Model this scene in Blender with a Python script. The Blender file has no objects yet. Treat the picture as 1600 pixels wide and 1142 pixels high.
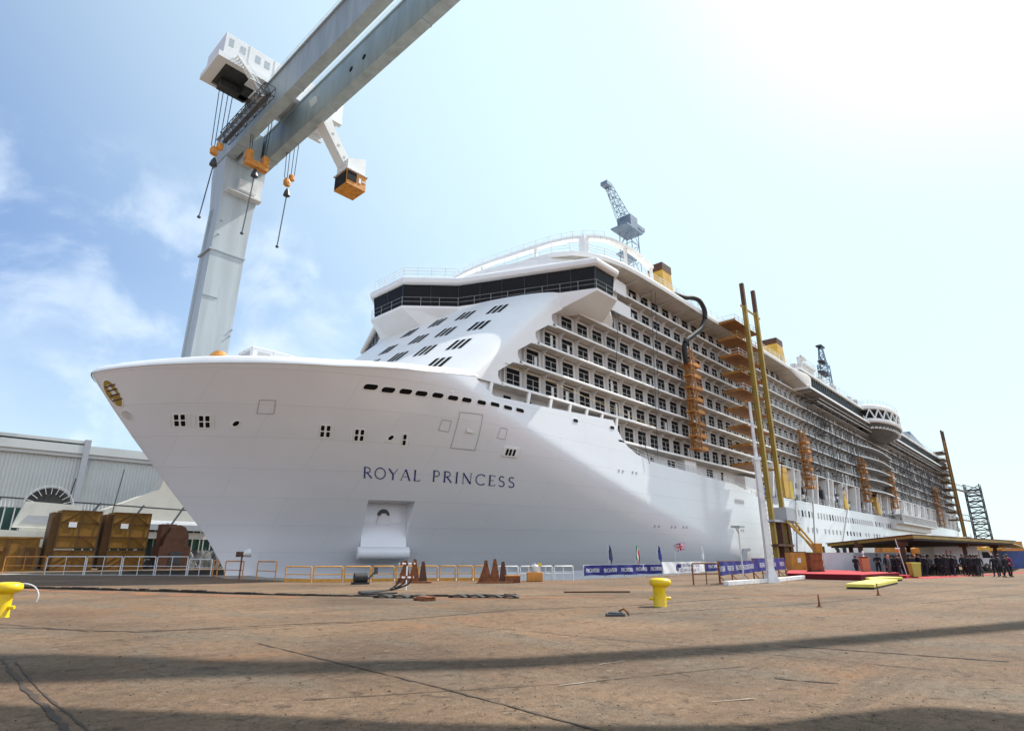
import bpy, bmesh, math, random
from mathutils import Vector, Matrix
random.seed(7)
SC = bpy.context.scene
COL = SC.collection
R = math.radians

# ------------------------------------------------------------------ camera
# world axes: X runs along the ship from bow to stern, Y across the dock away from the viewer, Z up
cam = bpy.data.cameras.new('camera'); camo = bpy.data.objects.new('camera', cam); COL.objects.link(camo)
cam.sensor_width = 36.0; cam.lens = 928 / 1600 * 36; cam.clip_start = 0.1; cam.clip_end = 20000
camo.location = (0, 0, 1.7)
camo.rotation_euler = (R(90 + 17.747), 0, R(42.8 - 90))
SC.camera = camo

# ------------------------------------------------------------------ light
SUN_H = Vector((0.98, -0.205)).normalized(); SUN_EL = R(51)
sv = Vector((SUN_H.x * math.cos(SUN_EL), SUN_H.y * math.cos(SUN_EL), math.sin(SUN_EL)))
sl = bpy.data.lights.new('sun', 'SUN'); sl.energy = 4.5; sl.angle = R(0.38); sl.color = (1, .955, .88)
so = bpy.data.objects.new('sun', sl); COL.objects.link(so); so.location = (60, -60, 120)
so.rotation_euler = sv.to_track_quat('Z', 'Y').to_euler()
W = bpy.data.worlds.new('World'); SC.world = W; W.use_nodes = True
nt = W.node_tree; nt.nodes.clear()
def N(t, tree=None, **k):
    n = (tree or nt).nodes.new(t)
    for a, b in k.items():
        if a in n.inputs: n.inputs[a].default_value = b
        else: setattr(n, a, b)
    return n
sky = N('ShaderNodeTexSky', sky_type='NISHITA', sun_disc=False, sun_elevation=SUN_EL,
        sun_rotation=math.atan2(SUN_H.x, SUN_H.y), air_density=1.25, dust_density=.5, ozone_density=2.6, altitude=0)
L = nt.links.new
tc = N('ShaderNodeTexCoord'); sep = N('ShaderNodeSeparateXYZ'); L(tc.outputs['Generated'], sep.inputs[0])
def rng(src, a, b, c=0., d=1.):
    n = N('ShaderNodeMapRange', interpolation_type='SMOOTHSTEP'); L(src, n.inputs[0])
    for k, v in zip((1, 2, 3, 4), (a, b, c, d)): n.inputs[k].default_value = v
    return n.outputs[0]
def mul(a, b):
    n = N('ShaderNodeMath', operation='MULTIPLY'); L(a, n.inputs[0])
    if isinstance(b, float): n.inputs[1].default_value = b
    else: L(b, n.inputs[1])
    return n.outputs[0]
def blend(src, col, f):
    n = N('ShaderNodeMixRGB'); n.inputs['Color2'].default_value = col + (1,); L(src, n.inputs['Color1']); L(f, n.inputs['Fac']); return n.outputs[0]
hs = N('ShaderNodeHueSaturation', Hue=.514, Saturation=1.24, Value=1.1); L(sky.outputs[0], hs.inputs['Color'])
c = hs.outputs[0]
c = blend(c, (5.4, 6.7, 7.6), rng(sep.outputs['Z'], .42, .02, 0., .62))           # pale sea haze towards the horizon
vm2 = N('ShaderNodeVectorMath', operation='DOT_PRODUCT'); vm2.inputs[1].default_value = (sv.x, sv.y, sv.z); L(tc.outputs['Generated'], vm2.inputs[0])
c = blend(c, (6.0, 7.6, 8.0), rng(vm2.outputs['Value'], -.05, .95, 0., .9))
c = blend(c, (10.5, 12.0, 12.2), rng(vm2.outputs['Value'], .88, 1.08, 0., 1.))
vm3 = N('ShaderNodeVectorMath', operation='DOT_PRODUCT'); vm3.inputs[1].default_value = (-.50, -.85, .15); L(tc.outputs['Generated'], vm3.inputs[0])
c = blend(c, (9.2, 9.9, 11.4), mul(rng(vm3.outputs['Value'], .0, .75, 0., 1.), rng(sep.outputs['Z'], .75, .35)))   # unseen glow behind the viewer, added as fill for the shaded hull          # earlier blends: bright thin veil round the sun
mp = N('ShaderNodeMapping'); mp.inputs['Scale'].default_value = (1, 1, 1.25); mp.inputs['Location'].default_value = (3.3, 1.7, .4); L(tc.outputs['Generated'], mp.inputs[0])
def cloud(scale, lo, hi, rough):
    no = N('ShaderNodeTexNoise', **{'Scale': scale, 'Detail': 9.0, 'Roughness': rough, 'Distortion': .25}); L(mp.outputs[0], no.inputs['Vector']); return rng(no.outputs['Fac'], lo, hi)
side = rng(sep.outputs['Y'], .55, .82)
c = blend(c, (7.4, 8.2, 8.9), mul(mul(cloud(6.5, .47, .68, .56), rng(sep.outputs['Z'], .56, .46)), mul(side, .42)))
c = blend(c, (7.0, 7.9, 8.7), mul(mul(cloud(2.6, .40, .66, .5), rng(sep.outputs['Z'], .40, .22)), mul(side, .38)))
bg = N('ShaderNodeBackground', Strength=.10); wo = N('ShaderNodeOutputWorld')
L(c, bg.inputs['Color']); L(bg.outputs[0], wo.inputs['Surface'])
SC.view_settings.view_transform = 'Standard'; SC.view_settings.look = 'None'
SC.view_settings.exposure = 0.58; SC.view_settings.gamma = 1

# ------------------------------------------------------------------ materials
def mat(name, c, rough=.5, metal=0, var=.06, scale=1.5, c2=None, cut=(.45, .7), bump=0, bscale=20, stretch=(1, 1, 1), coat=0, spec=.5):
    m = bpy.data.materials.new(name); m.use_nodes = True; t = m.node_tree; b = t.nodes['Principled BSDF']
    b.inputs['Roughness'].default_value = rough; b.inputs['Metallic'].default_value = metal
    b.inputs['Coat Weight'].default_value = coat; b.inputs['Specular IOR Level'].default_value = spec
    co = N('ShaderNodeTexCoord', t); ma = N('ShaderNodeMapping', t); ma.inputs['Scale'].default_value = stretch
    n1 = N('ShaderNodeTexNoise', t, Scale=scale, Detail=6.0, Roughness=.6); r1 = N('ShaderNodeValToRGB', t)
    t.links.new(co.outputs['Object'], ma.inputs[0]); t.links.new(ma.outputs[0], n1.inputs['Vector']); t.links.new(n1.outputs['Fac'], r1.inputs[0])
    d = tuple(max(0, x * (1 - var)) for x in c) if c2 is None else c2
    e = r1.color_ramp.elements
    e[0].position, e[1].position = cut; e[0].color = tuple(c) + (1,); e[1].color = tuple(d) + (1,)
    t.links.new(r1.outputs[0], b.inputs['Base Color'])
    if bump:
        n2 = N('ShaderNodeTexNoise', t, Scale=bscale, Detail=4.0); bp = N('ShaderNodeBump', t, Strength=bump, Distance=.05)
        t.links.new(ma.outputs[0], n2.inputs['Vector']); t.links.new(n2.outputs['Fac'], bp.inputs['Height']); t.links.new(bp.outputs[0], b.inputs['Normal'])
    return m

def hull_paint(name, c, seam):
    """glossy white paint with faint plating seams and uneven plates"""
    m = mat(name, c, rough=.22, var=.05, scale=.12, stretch=(.6, .6, 1.6), coat=.3)
    t = m.node_tree; b = t.nodes['Principled BSDF']; co = [n for n in t.nodes if n.type == 'TEX_COORD'][0]
    sp = N('ShaderNodeSeparateXYZ', t); cb = N('ShaderNodeCombineXYZ', t)
    t.links.new(co.outputs['Object'], sp.inputs[0]); t.links.new(sp.outputs['X'], cb.inputs['X']); t.links.new(sp.outputs['Z'], cb.inputs['Y'])
    br = N('ShaderNodeTexBrick', t, Scale=1.0); br.inputs['Brick Width'].default_value = 9.0; br.inputs['Row Height'].default_value = 2.3
    br.inputs['Mortar Size'].default_value = .03; br.inputs['Mortar Smooth'].default_value = .6
    br.inputs['Color1'].default_value = (1, 1, 1, 1); br.inputs['Color2'].default_value = (.985, .985, .985, 1); br.inputs['Mortar'].default_value = (seam, seam, seam, 1)
    t.links.new(cb.outputs[0], br.inputs['Vector'])
    mm = N('ShaderNodeMixRGB', t, blend_type='MULTIPLY'); mm.inputs['Fac'].default_value = 1
    lk = b.inputs['Base Color'].links[0]; src = lk.from_socket; t.links.remove(lk)
    t.links.new(src, mm.inputs['Color1']); t.links.new(br.outputs['Color'], mm.inputs['Color2']); t.links.new(mm.outputs[0], b.inputs['Base Color'])
    n2 = N('ShaderNodeTexNoise', t, Scale=.55, Detail=2.0); bp = N('ShaderNodeBump', t, Strength=.12, Distance=.08)
    bp2 = N('ShaderNodeBump', t, Strength=.35, Distance=.03)
    t.links.new(cb.outputs[0], n2.inputs['Vector']); t.links.new(n2.outputs['Fac'], bp.inputs['Height'])
    t.links.new(br.outputs['Fac'], bp2.inputs['Height']); t.links.new(bp.outputs[0], bp2.inputs['Normal']); t.links.new(bp2.outputs[0], b.inputs['Normal'])
    return m

def ground_mat():
    m = bpy.data.materials.new('quay_concrete'); m.use_nodes = True; t = m.node_tree; b = t.nodes['Principled BSDF']
    b.inputs['Roughness'].default_value = .88; b.inputs['Specular IOR Level'].default_value = .25
    co = N('ShaderNodeTexCoord', t); lk = t.links.new
    def noise(s, d, r=.6, st=(1, 1, 1), dist=0):
        ma = N('ShaderNodeMapping', t); ma.inputs['Scale'].default_value = st
        n = N('ShaderNodeTexNoise', t, Scale=s, Detail=d, Roughness=r, Distortion=dist); lk(co.outputs['Object'], ma.inputs[0]); lk(ma.outputs[0], n.inputs['Vector']); return n.outputs['Fac']
    def ramp(f, stops):
        r = N('ShaderNodeValToRGB', t); e = r.color_ramp.elements
        while len(e) < len(stops): e.new(.5)
        for q, (p, c) in zip(e, stops): q.position = p; q.color = c + (1,)
        lk(f, r.inputs[0]); return r.outputs[0]
    def mixc(a, bb, f, mode='MIX', k=1):
        x = N('ShaderNodeMixRGB', t, blend_type=mode)
        lk(a, x.inputs['Color1'])
        if isinstance(bb, tuple): x.inputs['Color2'].default_value = bb + (1,)
        else: lk(bb, x.inputs['Color2'])
        if f is None: x.inputs['Fac'].default_value = k
        else: lk(f, x.inputs['Fac'])
        return x.outputs[0]
    base = ramp(noise(.16, 7, .65), [(.34, (.125, .082, .054)), (.5, (.212, .138, .086)), (.64, (.275, .180, .112))])
    rust = ramp(noise(.11, 6, .7, (1, 2.2, 1), .6), [(.52, (0, 0, 0)), (.66, (.7, .7, .7))])
    c = mixc(base, (.29, .150, .072), rust)
    grey = ramp(noise(.22, 5, .6, (2.4, .7, 1), .4), [(.50, (0, 0, 0)), (.66, (.75, .75, .75))])
    c = mixc(c, (.175, .145, .108), grey)
    tyre = ramp(noise(.5, 5, .7, (.25, 2.6, 1), 1.0), [(.55, (0, 0, 0)), (.68, (.5, .5, .5))])
    c = mixc(c, (.11, .082, .058), tyre)
    spot = ramp(noise(2.6, 8, .78, (1, 1, 1), .8), [(.53, (0, 0, 0)), (.62, (.8, .8, .8))])
    c = mixc(c, (.085, .058, .040), spot)
    lite = ramp(noise(3.3, 8, .75), [(.58, (0, 0, 0)), (.68, (.55, .55, .55))])
    c = mixc(c, (.40, .32, .225), lite)
    grit = ramp(noise(22, 5, .85), [(.36, (.35, .35, .35)), (.5, (1, 1, 1)), (.75, (1.0, 1.0, 1.0))])
    c = mixc(c, grit, None, 'MULTIPLY', .75)
    grit2 = ramp(noise(6, 6, .8), [(.36, (.6, .58, .55)), (.56, (1, 1, 1))])
    c = mixc(c, grit2, None, 'MULTIPLY', .8)
    lk(c, b.inputs['Base Color'])
    n2 = noise(26, 6, .7); n3 = noise(1.1, 5, .6)
    ad = N('ShaderNodeMath', t, operation='ADD'); lk(n2, ad.inputs[0]); lk(n3, ad.inputs[1])
    bp = N('ShaderNodeBump', t, Strength=.8, Distance=.05); lk(ad.outputs[0], bp.inputs['Height']); lk(bp.outputs[0], b.inputs['Normal'])
    return m

M = dict(
    hull=hull_paint('hull_white', (.785, .80, .825), .9),
    white=mat('white_paint', (.80, .80, .79), .35, var=.05, scale=.4),
    fascia=mat('deck_edge_white', (.82, .82, .80), .4, var=.08, scale=.7),
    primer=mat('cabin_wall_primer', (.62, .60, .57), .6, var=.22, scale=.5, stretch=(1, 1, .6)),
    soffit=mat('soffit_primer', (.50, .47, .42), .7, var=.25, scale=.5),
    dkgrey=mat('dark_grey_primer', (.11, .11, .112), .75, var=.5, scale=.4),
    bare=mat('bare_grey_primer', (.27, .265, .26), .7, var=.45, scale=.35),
    grey_in=mat('recess_grey', (.36, .36, .36), .7, var=.5, scale=.5),
    glass=mat('dark_glass', (.010, .010, .011), .35, var=.3, scale=1.0, spec=.12),
    hole=mat('dark_opening', (.009, .009, .009), .7, var=.4, scale=1.2, spec=.1),
    navy=mat('navy_lettering', (.02, .03, .20), .4),
    seam=mat('hatch_seam', (.42, .42, .42), .5),
    crane=mat('crane_grey_paint', (.46, .52, .545), .45, var=.3, scale=.5, stretch=(1.4, 1.4, .12), cut=(.4, .8)),
    girder=mat('girder_grey_shaded', (.34, .40, .42), .5, var=.35, scale=.7, stretch=(1, .9, .16), cut=(.42, .78)),  # crane grey copied darker, so girder shade sits in the colour
    crane_w=mat('crane_white_paint', (.72, .74, .74), .45, var=.08, scale=.5),
    crane_s=mat('crane_joint_grey', (.36, .42, .45), .5),
    steel=mat('dark_steel', (.06, .065, .07), .5, .3, var=.4, scale=1),
    bluesteel=mat('blue_grey_steel', (.20, .27, .36), .5, .1, var=.3),
    tube=mat('galvanised_rail', (.66, .67, .66), .45, .1, var=.2),
    rope=mat('wire_rope', (.05, .06, .08), .6),
    orange=mat('orange_paint', (.58, .23, .03), .5, var=.4, scale=1.4),
    scaff=mat('scaffold_orange', (.36, .155, .028), .6, var=.5, scale=.9),
    yellow=mat('yellow_paint', (.74, .52, .012), .38, var=.18, scale=2.2),
    ochre=mat('ochre_yellow_paint', (.60, .35, .045), .5, var=.3, scale=.8),
    railyel=mat('rail_orange_yellow', (.56, .27, .03), .45, var=.25, scale=3),
    olive=mat('weathered_yellow_mast', (.34, .23, .035), .55, var=.35, scale=.6),
    bolly=mat('bollard_yellow', (.74, .50, .004), .36, var=.06, scale=4.5, c2=(.42, .24, .02), cut=(.54, .78), bump=.12, bscale=9),
    padyel=mat('pad_yellow', (.66, .58, .10), .6, var=.15, scale=2),
    rust=mat('rusty_steel', (.22, .075, .025), .85, var=.6, scale=3, bump=.4),
    brown=mat('brown_container_paint', (.235, .115, .010), .6, var=.35, scale=1.1),
    brown_d=mat('brown_frame_paint', (.11, .05, .008), .6, var=.3, scale=1.1),
    dkbrown=mat('dark_brown_machine', (.09, .035, .015), .7, var=.5, scale=1.4),
    blue=mat('banner_blue', (.008, .012, .17), .6, var=.12, scale=2),
    bwhite=mat('banner_white', (.78, .79, .80), .55, var=.05, scale=2),
    blueb=mat('blue_steel_box', (.03, .07, .25), .5, var=.3),
    tealb=mat('blue_unit_paint', (.03, .14, .27), .5, var=.2),
    red=mat('red_carpet', (.42, .018, .028), .9, var=.2, scale=2),
    dred=mat('dark_red_cloth', (.12, .008, .012), .9, var=.2, scale=2),
    black=mat('black_rubber', (.02, .02, .02), .7, var=.3),
    skin=mat('skin', (.42, .24, .17), .55), hair=mat('dark_hair', (.03, .02, .015), .6),
    cloth_k=mat('black_cloth', (.014, .014, .017), .85), cloth_b=mat('navy_cloth', (.02, .025, .05), .85),
    cloth_r=mat('crimson_cloth', (.22, .02, .04), .85), cloth_g=mat('grey_cloth', (.06, .06, .065), .85), cap=mat('pink_cap', (.5, .16, .14), .8),
    shed=mat('hall_cladding', (.56, .585, .57), .5, var=.08, scale=.3), shedgreen=mat('green_glazing', (.022, .075, .062), .25, var=.4, scale=.6),
    beige=mat('beige_panel', (.56, .54, .47), .6, var=.1, scale=.3), cream=mat('cream_machine', (.58, .58, .53), .5, var=.15, scale=.8),
    greyp=mat('grey_partition', (.36, .38, .41), .6, var=.1), litp=mat('lit_partition', (.58, .60, .62), .45, var=.2, scale=.8),  # lit copy: sunlight on the left panel is put into its lighter colour
    wood=mat('lectern_wood', (.42, .16, .07), .5, var=.2), green=mat('flag_green', (.02, .22, .06), .7), sailb=mat('flag_blue', (.02, .04, .25), .7),
    ukred=mat('flag_red', (.5, .02, .03), .7), bin=mat('bin_green', (.38, .36, .06), .5),
    crack=mat('crack_dirt', (.055, .036, .024), .95, var=.4, scale=2.5), trench=mat('rubber_edge', (.03, .021, .015), .95, var=.5, scale=3, bump=.5),
    rustst=mat('rust_stain', (.25, .10, .04), .95, c2=(.16, .07, .03), scale=.8, cut=(.3, .7)),
    slabg=mat('pale_slab', (.34, .30, .25), .9, var=.25, scale=.6, bump=.2), paintw=mat('worn_white_line', (.33, .29, .235), .9, var=.4, scale=6),
    water=mat('dock_water', (.02, .035, .035), .08, var=.3, scale=.3, bump=.25, bscale=1.2),
    wall=mat('dock_wall_concrete', (.12, .105, .09), .9, var=.4, scale=.4), asphalt=mat('apron', (.2, .17, .14), .9),
    ground=ground_mat(), mastw=mat('mast_white', (.74, .73, .71), .5, var=.25, scale=3), pole=mat('pale_pole', (.62, .62, .60), .45),
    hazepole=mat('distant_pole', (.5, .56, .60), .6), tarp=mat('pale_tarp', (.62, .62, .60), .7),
)

# ------------------------------------------------------------------ mesh helpers
class MB:
    def __init__(s, o=(0, 0, 0)): s.v = []; s.f = []; s.o = Vector(o); s.mi = []; s.cur = 0
    def add(s, vs, fs):
        k = len(s.v); s.v += [Vector(q) for q in vs]; s.f += [tuple(k + i for i in f) for f in fs]; s.mi += [s.cur] * len(fs); return s
    def box(s, a, b):
        (x0, y0, z0), (x1, y1, z1) = a, b
        return s.add([(x0, y0, z0), (x1, y0, z0), (x1, y1, z0), (x0, y1, z0), (x0, y0, z1), (x1, y0, z1), (x1, y1, z1), (x0, y1, z1)],
                     [(0, 3, 2, 1), (4, 5, 6, 7), (0, 1, 5, 4), (1, 2, 6, 5), (2, 3, 7, 6), (3, 0, 4, 7)])
    def bar(s, p, q, w, h=None, up=(0, 0, 1)):
        p = Vector(p); q = Vector(q); h = h or w; d = (q - p)
        if d.length < 1e-6: return s
        d.normalize(); u = Vector(up)
        if abs(d.dot(u)) > .98: u = Vector((1, 0, 0))
        a = d.cross(u).normalized() * (w / 2); b = a.cross(d).normalized() * (h / 2)
        vs = [p - a - b, p + a - b, p + a + b, p - a + b, q - a - b, q + a - b, q + a + b, q - a + b]
        return s.add(vs, [(0, 3, 2, 1), (4, 5, 6, 7), (0, 1, 5, 4), (1, 2, 6, 5), (2, 3, 7, 6), (3, 0, 4, 7)])
    def tube(s, pts, r, n=6, r2=None):
        pts = [Vector(p) for p in pts]; rings = []
        for i, p in enumerate(pts):
            d = (pts[min(i + 1, len(pts) - 1)] - pts[max(i - 1, 0)]).normalized()
            u = Vector((0, 0, 1)) if abs(d.z) < .9 else Vector((1, 0, 0))
            a = d.cross(u).normalized(); b = a.cross(d).normalized()
            rr = r if r2 is None else r + (r2 - r) * i / (len(pts) - 1)
            rings.append([p + a * rr * math.cos(6.28319 * k / n) + b * rr * math.sin(6.28319 * k / n) for k in range(n)])
        return s.loft(rings)
    def loft(s, rings, caps=True, closed=True):
        n = len(rings[0]); vs = [v for r in rings for v in r]; fs = []
        for i in range(len(rings) - 1):
            for k in range(n if closed else n - 1):
                a = i * n + k; b = i * n + (k + 1) % n; fs.append((a, b, b + n, a + n))
        if caps: fs += [tuple(range(n - 1, -1, -1)), tuple(range((len(rings) - 1) * n, len(rings) * n))]
        return s.add(vs, fs)
    def lathe(s, prof, c=(0, 0, 0), n=24, sx=1, sy=1):
        return s.loft([[Vector((c[0] + sx * r * math.cos(6.28319 * k / n), c[1] + sy * r * math.sin(6.28319 * k / n), c[2] + z)) for k in range(n)] for r, z in prof])
    def prism(s, poly, z0, z1):
        """vertical extrusion of a plan polygon; z0/z1 a number or one per corner"""
        n = len(poly); g = lambda z, i: z[i] if isinstance(z, (list, tuple)) else z
        vs = [(p[0], p[1], g(z0, i)) for i, p in enumerate(poly)] + [(p[0], p[1], g(z1, i)) for i, p in enumerate(poly)]
        return s.add(vs, [tuple(range(n - 1, -1, -1)), tuple(range(n, 2 * n))] + [(i, (i + 1) % n, n + (i + 1) % n, n + i) for i in range(n)])
    def slab(s, poly3, d):
        """extrude a 3-D polygon by vector d"""
        n = len(poly3); d = Vector(d); vs = [Vector(p) for p in poly3]; vs = vs + [p + d for p in vs]
        return s.add(vs, [tuple(range(n - 1, -1, -1)), tuple(range(n, 2 * n))] + [(i, (i + 1) % n, n + (i + 1) % n, n + i) for i in range(n)])
    def grid(s, rows):
        n = len(rows[0]); vs = [v for r in rows for v in r]
        return s.add(vs, [(i * n + k, i * n + k + 1, (i + 1) * n + k + 1, (i + 1) * n + k) for i in range(len(rows) - 1) for k in range(n - 1)])
    def lattice(s, p0, p1, w0, w1, n, t, up=(0, 0, 1)):
        p0 = Vector(p0); p1 = Vector(p1); d = (p1 - p0).normalized(); u = Vector(up)
        if abs(d.dot(u)) > .95: u = Vector((0, 1, 0))
        a = d.cross(u).normalized(); b = a.cross(d).normalized(); L_ = []
        for i in range(n + 1):
            q = p0 + (p1 - p0) * i / n; w = (w0 + (w1 - w0) * i / n) / 2
            L_.append([q + a * w * x + b * w * y for x, y in ((-1, -1), (1, -1), (1, 1), (-1, 1))])
        for k in range(4): s.bar(L_[0][k], L_[n][k], t * 1.4)
        for i in range(n):
            for k in range(4):
                j = (k + 1) % 4; s.bar(L_[i][k], L_[i][j], t)
                s.bar(L_[i][k], L_[i + 1][j], t) if (i + k) % 2 else s.bar(L_[i][j], L_[i + 1][k], t)
        return s
    def mesh(s, name, m, smooth=0, bevel=0):
        me = bpy.data.meshes.new(name); me.from_pydata([v - s.o for v in s.v], [], s.f)
        for q in (m if isinstance(m, (list, tuple)) else [m]): me.materials.append(M[q] if isinstance(q, str) else q)
        if any(s.mi):
            for p, i in zip(me.polygons, s.mi): p.material_index = i
        bm = bmesh.new(); bm.from_mesh(me); bmesh.ops.recalc_face_normals(bm, faces=bm.faces)
        if bevel: bmesh.ops.bevel(bm, geom=[e for e in bm.edges if e.is_manifold and e.calc_face_angle(0) > .5], offset=bevel, segments=2, affect='EDGES', profile=.5, clamp_overlap=True)
        bm.to_mesh(me); bm.free()
        if smooth: me.shade_smooth(); me.set_sharp_from_angle(angle=R(smooth))
        return me
    def build(s, name, m, parent=None, smooth=0, bevel=0, **props):
        o = bpy.data.objects.new(name, s.mesh(name, m, smooth, bevel)); COL.objects.link(o)
        if parent: o.parent = parent
        for k, q in props.items(): o[k] = q
        return o

def thing(name, label, cat, loc=(0, 0, 0), rz=0, group=None):
    o = bpy.data.objects.new(name, None); COL.objects.link(o); o.location = loc; o.rotation_euler = (0, 0, rz); o.empty_display_size = .3
    o['label'] = label; o['category'] = cat
    if group: o['group'] = group
    return o
def tag(o, label, cat, group=None):
    o['label'] = label; o['category'] = cat
    if group: o['group'] = group
    return o
def dup(root, loc, rz=None, label=None, sc=None):
    r = root.copy(); COL.objects.link(r); r.location = loc
    if rz is not None: r.rotation_euler = (0, 0, rz)
    if label: r['label'] = label
    if sc: r.scale = sc
    for ch in list(root.children):
        c = ch.copy(); COL.objects.link(c); c.parent = r
        for g in ch.children:
            d = g.copy(); COL.objects.link(d); d.parent = c
    return r
def inst(me, name, loc, parent, rz=0):
    o = bpy.data.objects.new(name, me); COL.objects.link(o); o.location = loc; o.parent = parent; o.rotation_euler = (0, 0, rz); return o
def structure(o): o['kind'] = 'structure'; return o
def interp(T, v):
    if v <= T[0][0]: return T[0][1]
    for (a, b), (c, d) in zip(T, T[1:]):
        if v <= c: return b + (d - b) * (v - a) / (c - a)
    return T[-1][1]

# stroke lettering: each glyph is (width, [(polyline, stroke width)...]) in a unit-high cell
def arc(cx, cy, rx, ry, a0, a1, n=14): return [(cx + rx * math.cos(R(a0 + (a1 - a0) * i / n)), cy + ry * math.sin(R(a0 + (a1 - a0) * i / n))) for i in range(n + 1)]
K, T = .125, .05
def stem(x): return [([(x, 0), (x, 1)], K), ([(x - .11, .018), (x + .11, .018)], T * .8), ([(x - .11, .982), (x + .11, .982)], T * .8)]
GL = {
    'R': (.80, stem(.16) + [([(.16, .97)] + arc(.36, .74, .26, .23, 90, -90) + [(.16, .51)], .075), ([(.36, .51), (.78, .015)], .115)]),
    'P': (.70, stem(.16) + [([(.16, .97)] + arc(.36, .72, .27, .25, 90, -90) + [(.16, .47)], .075)]),
    'O': (1.0, [(arc(.5, .5, .44, .48, 0, 360, 32), .085)]),
    'Y': (.86, [([(.04, .98), (.43, .47)], K), ([(.82, .98), (.43, .47)], T), ([(.43, .5), (.43, 0)], K), ([(.31, .018), (.55, .018)], T * .8)]),
    'A': (.92, [([(.08, 0), (.46, 1)], T), ([(.46, 1), (.84, 0)], K), ([(.22, .34), (.71, .34)], T), ([(0, .018), (.18, .018)], T * .8), ([(.72, .018), (.95, .018)], T * .8)]),
    'L': (.66, stem(.16) + [([(.16, .025), (.60, .025), (.62, .16)], T)]),
    'I': (.34, stem(.17)),
    'N': (.96, [([(.14, 0), (.14, 1)], T), ([(.12, .98), (.80, .02)], K), ([(.80, 0), (.80, 1)], T), ([(.04, .018), (.24, .018)], T * .8), ([(.70, .982), (.90, .982)], T * .8)]),
    'C': (.86, [(arc(.5, .5, .44, .48, 48, 312, 26), .085), ([(.80, .98), (.80, .80)], T), ([(.80, .02), (.80, .2)], T)]),
    'E': (.66, stem(.16) + [([(.16, .97), (.58, .97), (.59, .84)], T), ([(.16, .51), (.50, .51)], T), ([(.16, .03), (.60, .03), (.62, .17)], T)]),
    'S': (.62, [(arc(.30, .745, .21, .225, 35, 270, 16) + arc(.30, .265, .24, .245, 90, -150, 16)[1:], .095)]),
    'F': (.62, stem(.16) + [([(.16, .97), (.58, .97), (.59, .84)], T * 1.4), ([(.16, .51), (.50, .51)], T * 1.4)]),
    'T': (.74, [([(.37, 0), (.37, .97)], K), ([(.02, .82), (.03, .97), (.71, .97), (.72, .82)], T * 1.4)]),
    'U': (.86, [([(.15, 1), (.15, .4)] + arc(.43, .34, .28, .32, 180, 360, 14) + [(.71, 1)], .09)]),
}
def ribbon(mb, pts, w, place, depth):
    n = len(pts); row = []
    for i, p in enumerate(pts):
        a = pts[max(i - 1, 0)]; b = pts[min(i + 1, n - 1)]
        dx, dy = b[0] - a[0], b[1] - a[1]; l = math.hypot(dx, dy) or 1
        k = 1.0
        if 0 < i < n - 1:
            e = (p[0] - a[0], p[1] - a[1]); el = math.hypot(*e) or 1; k = 1 / max(.55, abs((e[0] * dx + e[1] * dy) / (el * l)))
        nx, ny = -dy / l * w / 2 * k, dx / l * w / 2 * k
        row.append((place(p[0] + nx, p[1] + ny, depth), place(p[0] - nx, p[1] - ny, depth)))
    mb.grid([[r[0] for r in row], [r[1] for r in row]])
def subdiv(pts, k=4):
    o = []
    for a, b in zip(pts, pts[1:]): o += [(a[0] + (b[0] - a[0]) * i / k, a[1] + (b[1] - a[1]) * i / k) for i in range(k)]
    return o + [pts[-1]]
def text(mb, s, place, gap=.22, bold=1.0, fine=False):
    """place(u, v, depth): u runs 0..1 over the whole string"""
    tot = sum((GL[c][0] if c != ' ' else .5) + gap for c in s) - gap; x = 0; k = 0
    for c in s:
        if c == ' ': x += .5 + gap; continue
        for pts, w in GL[c][1]:
            k += 1; q = subdiv(pts) if fine and len(pts) < 8 else pts
            ribbon(mb, [((x + p[0]), p[1]) for p in q], w * bold, lambda u, v, d: place(u / tot, v, d), .0025 * (k % 9))
        x += GL[c][0] + gap

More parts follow.
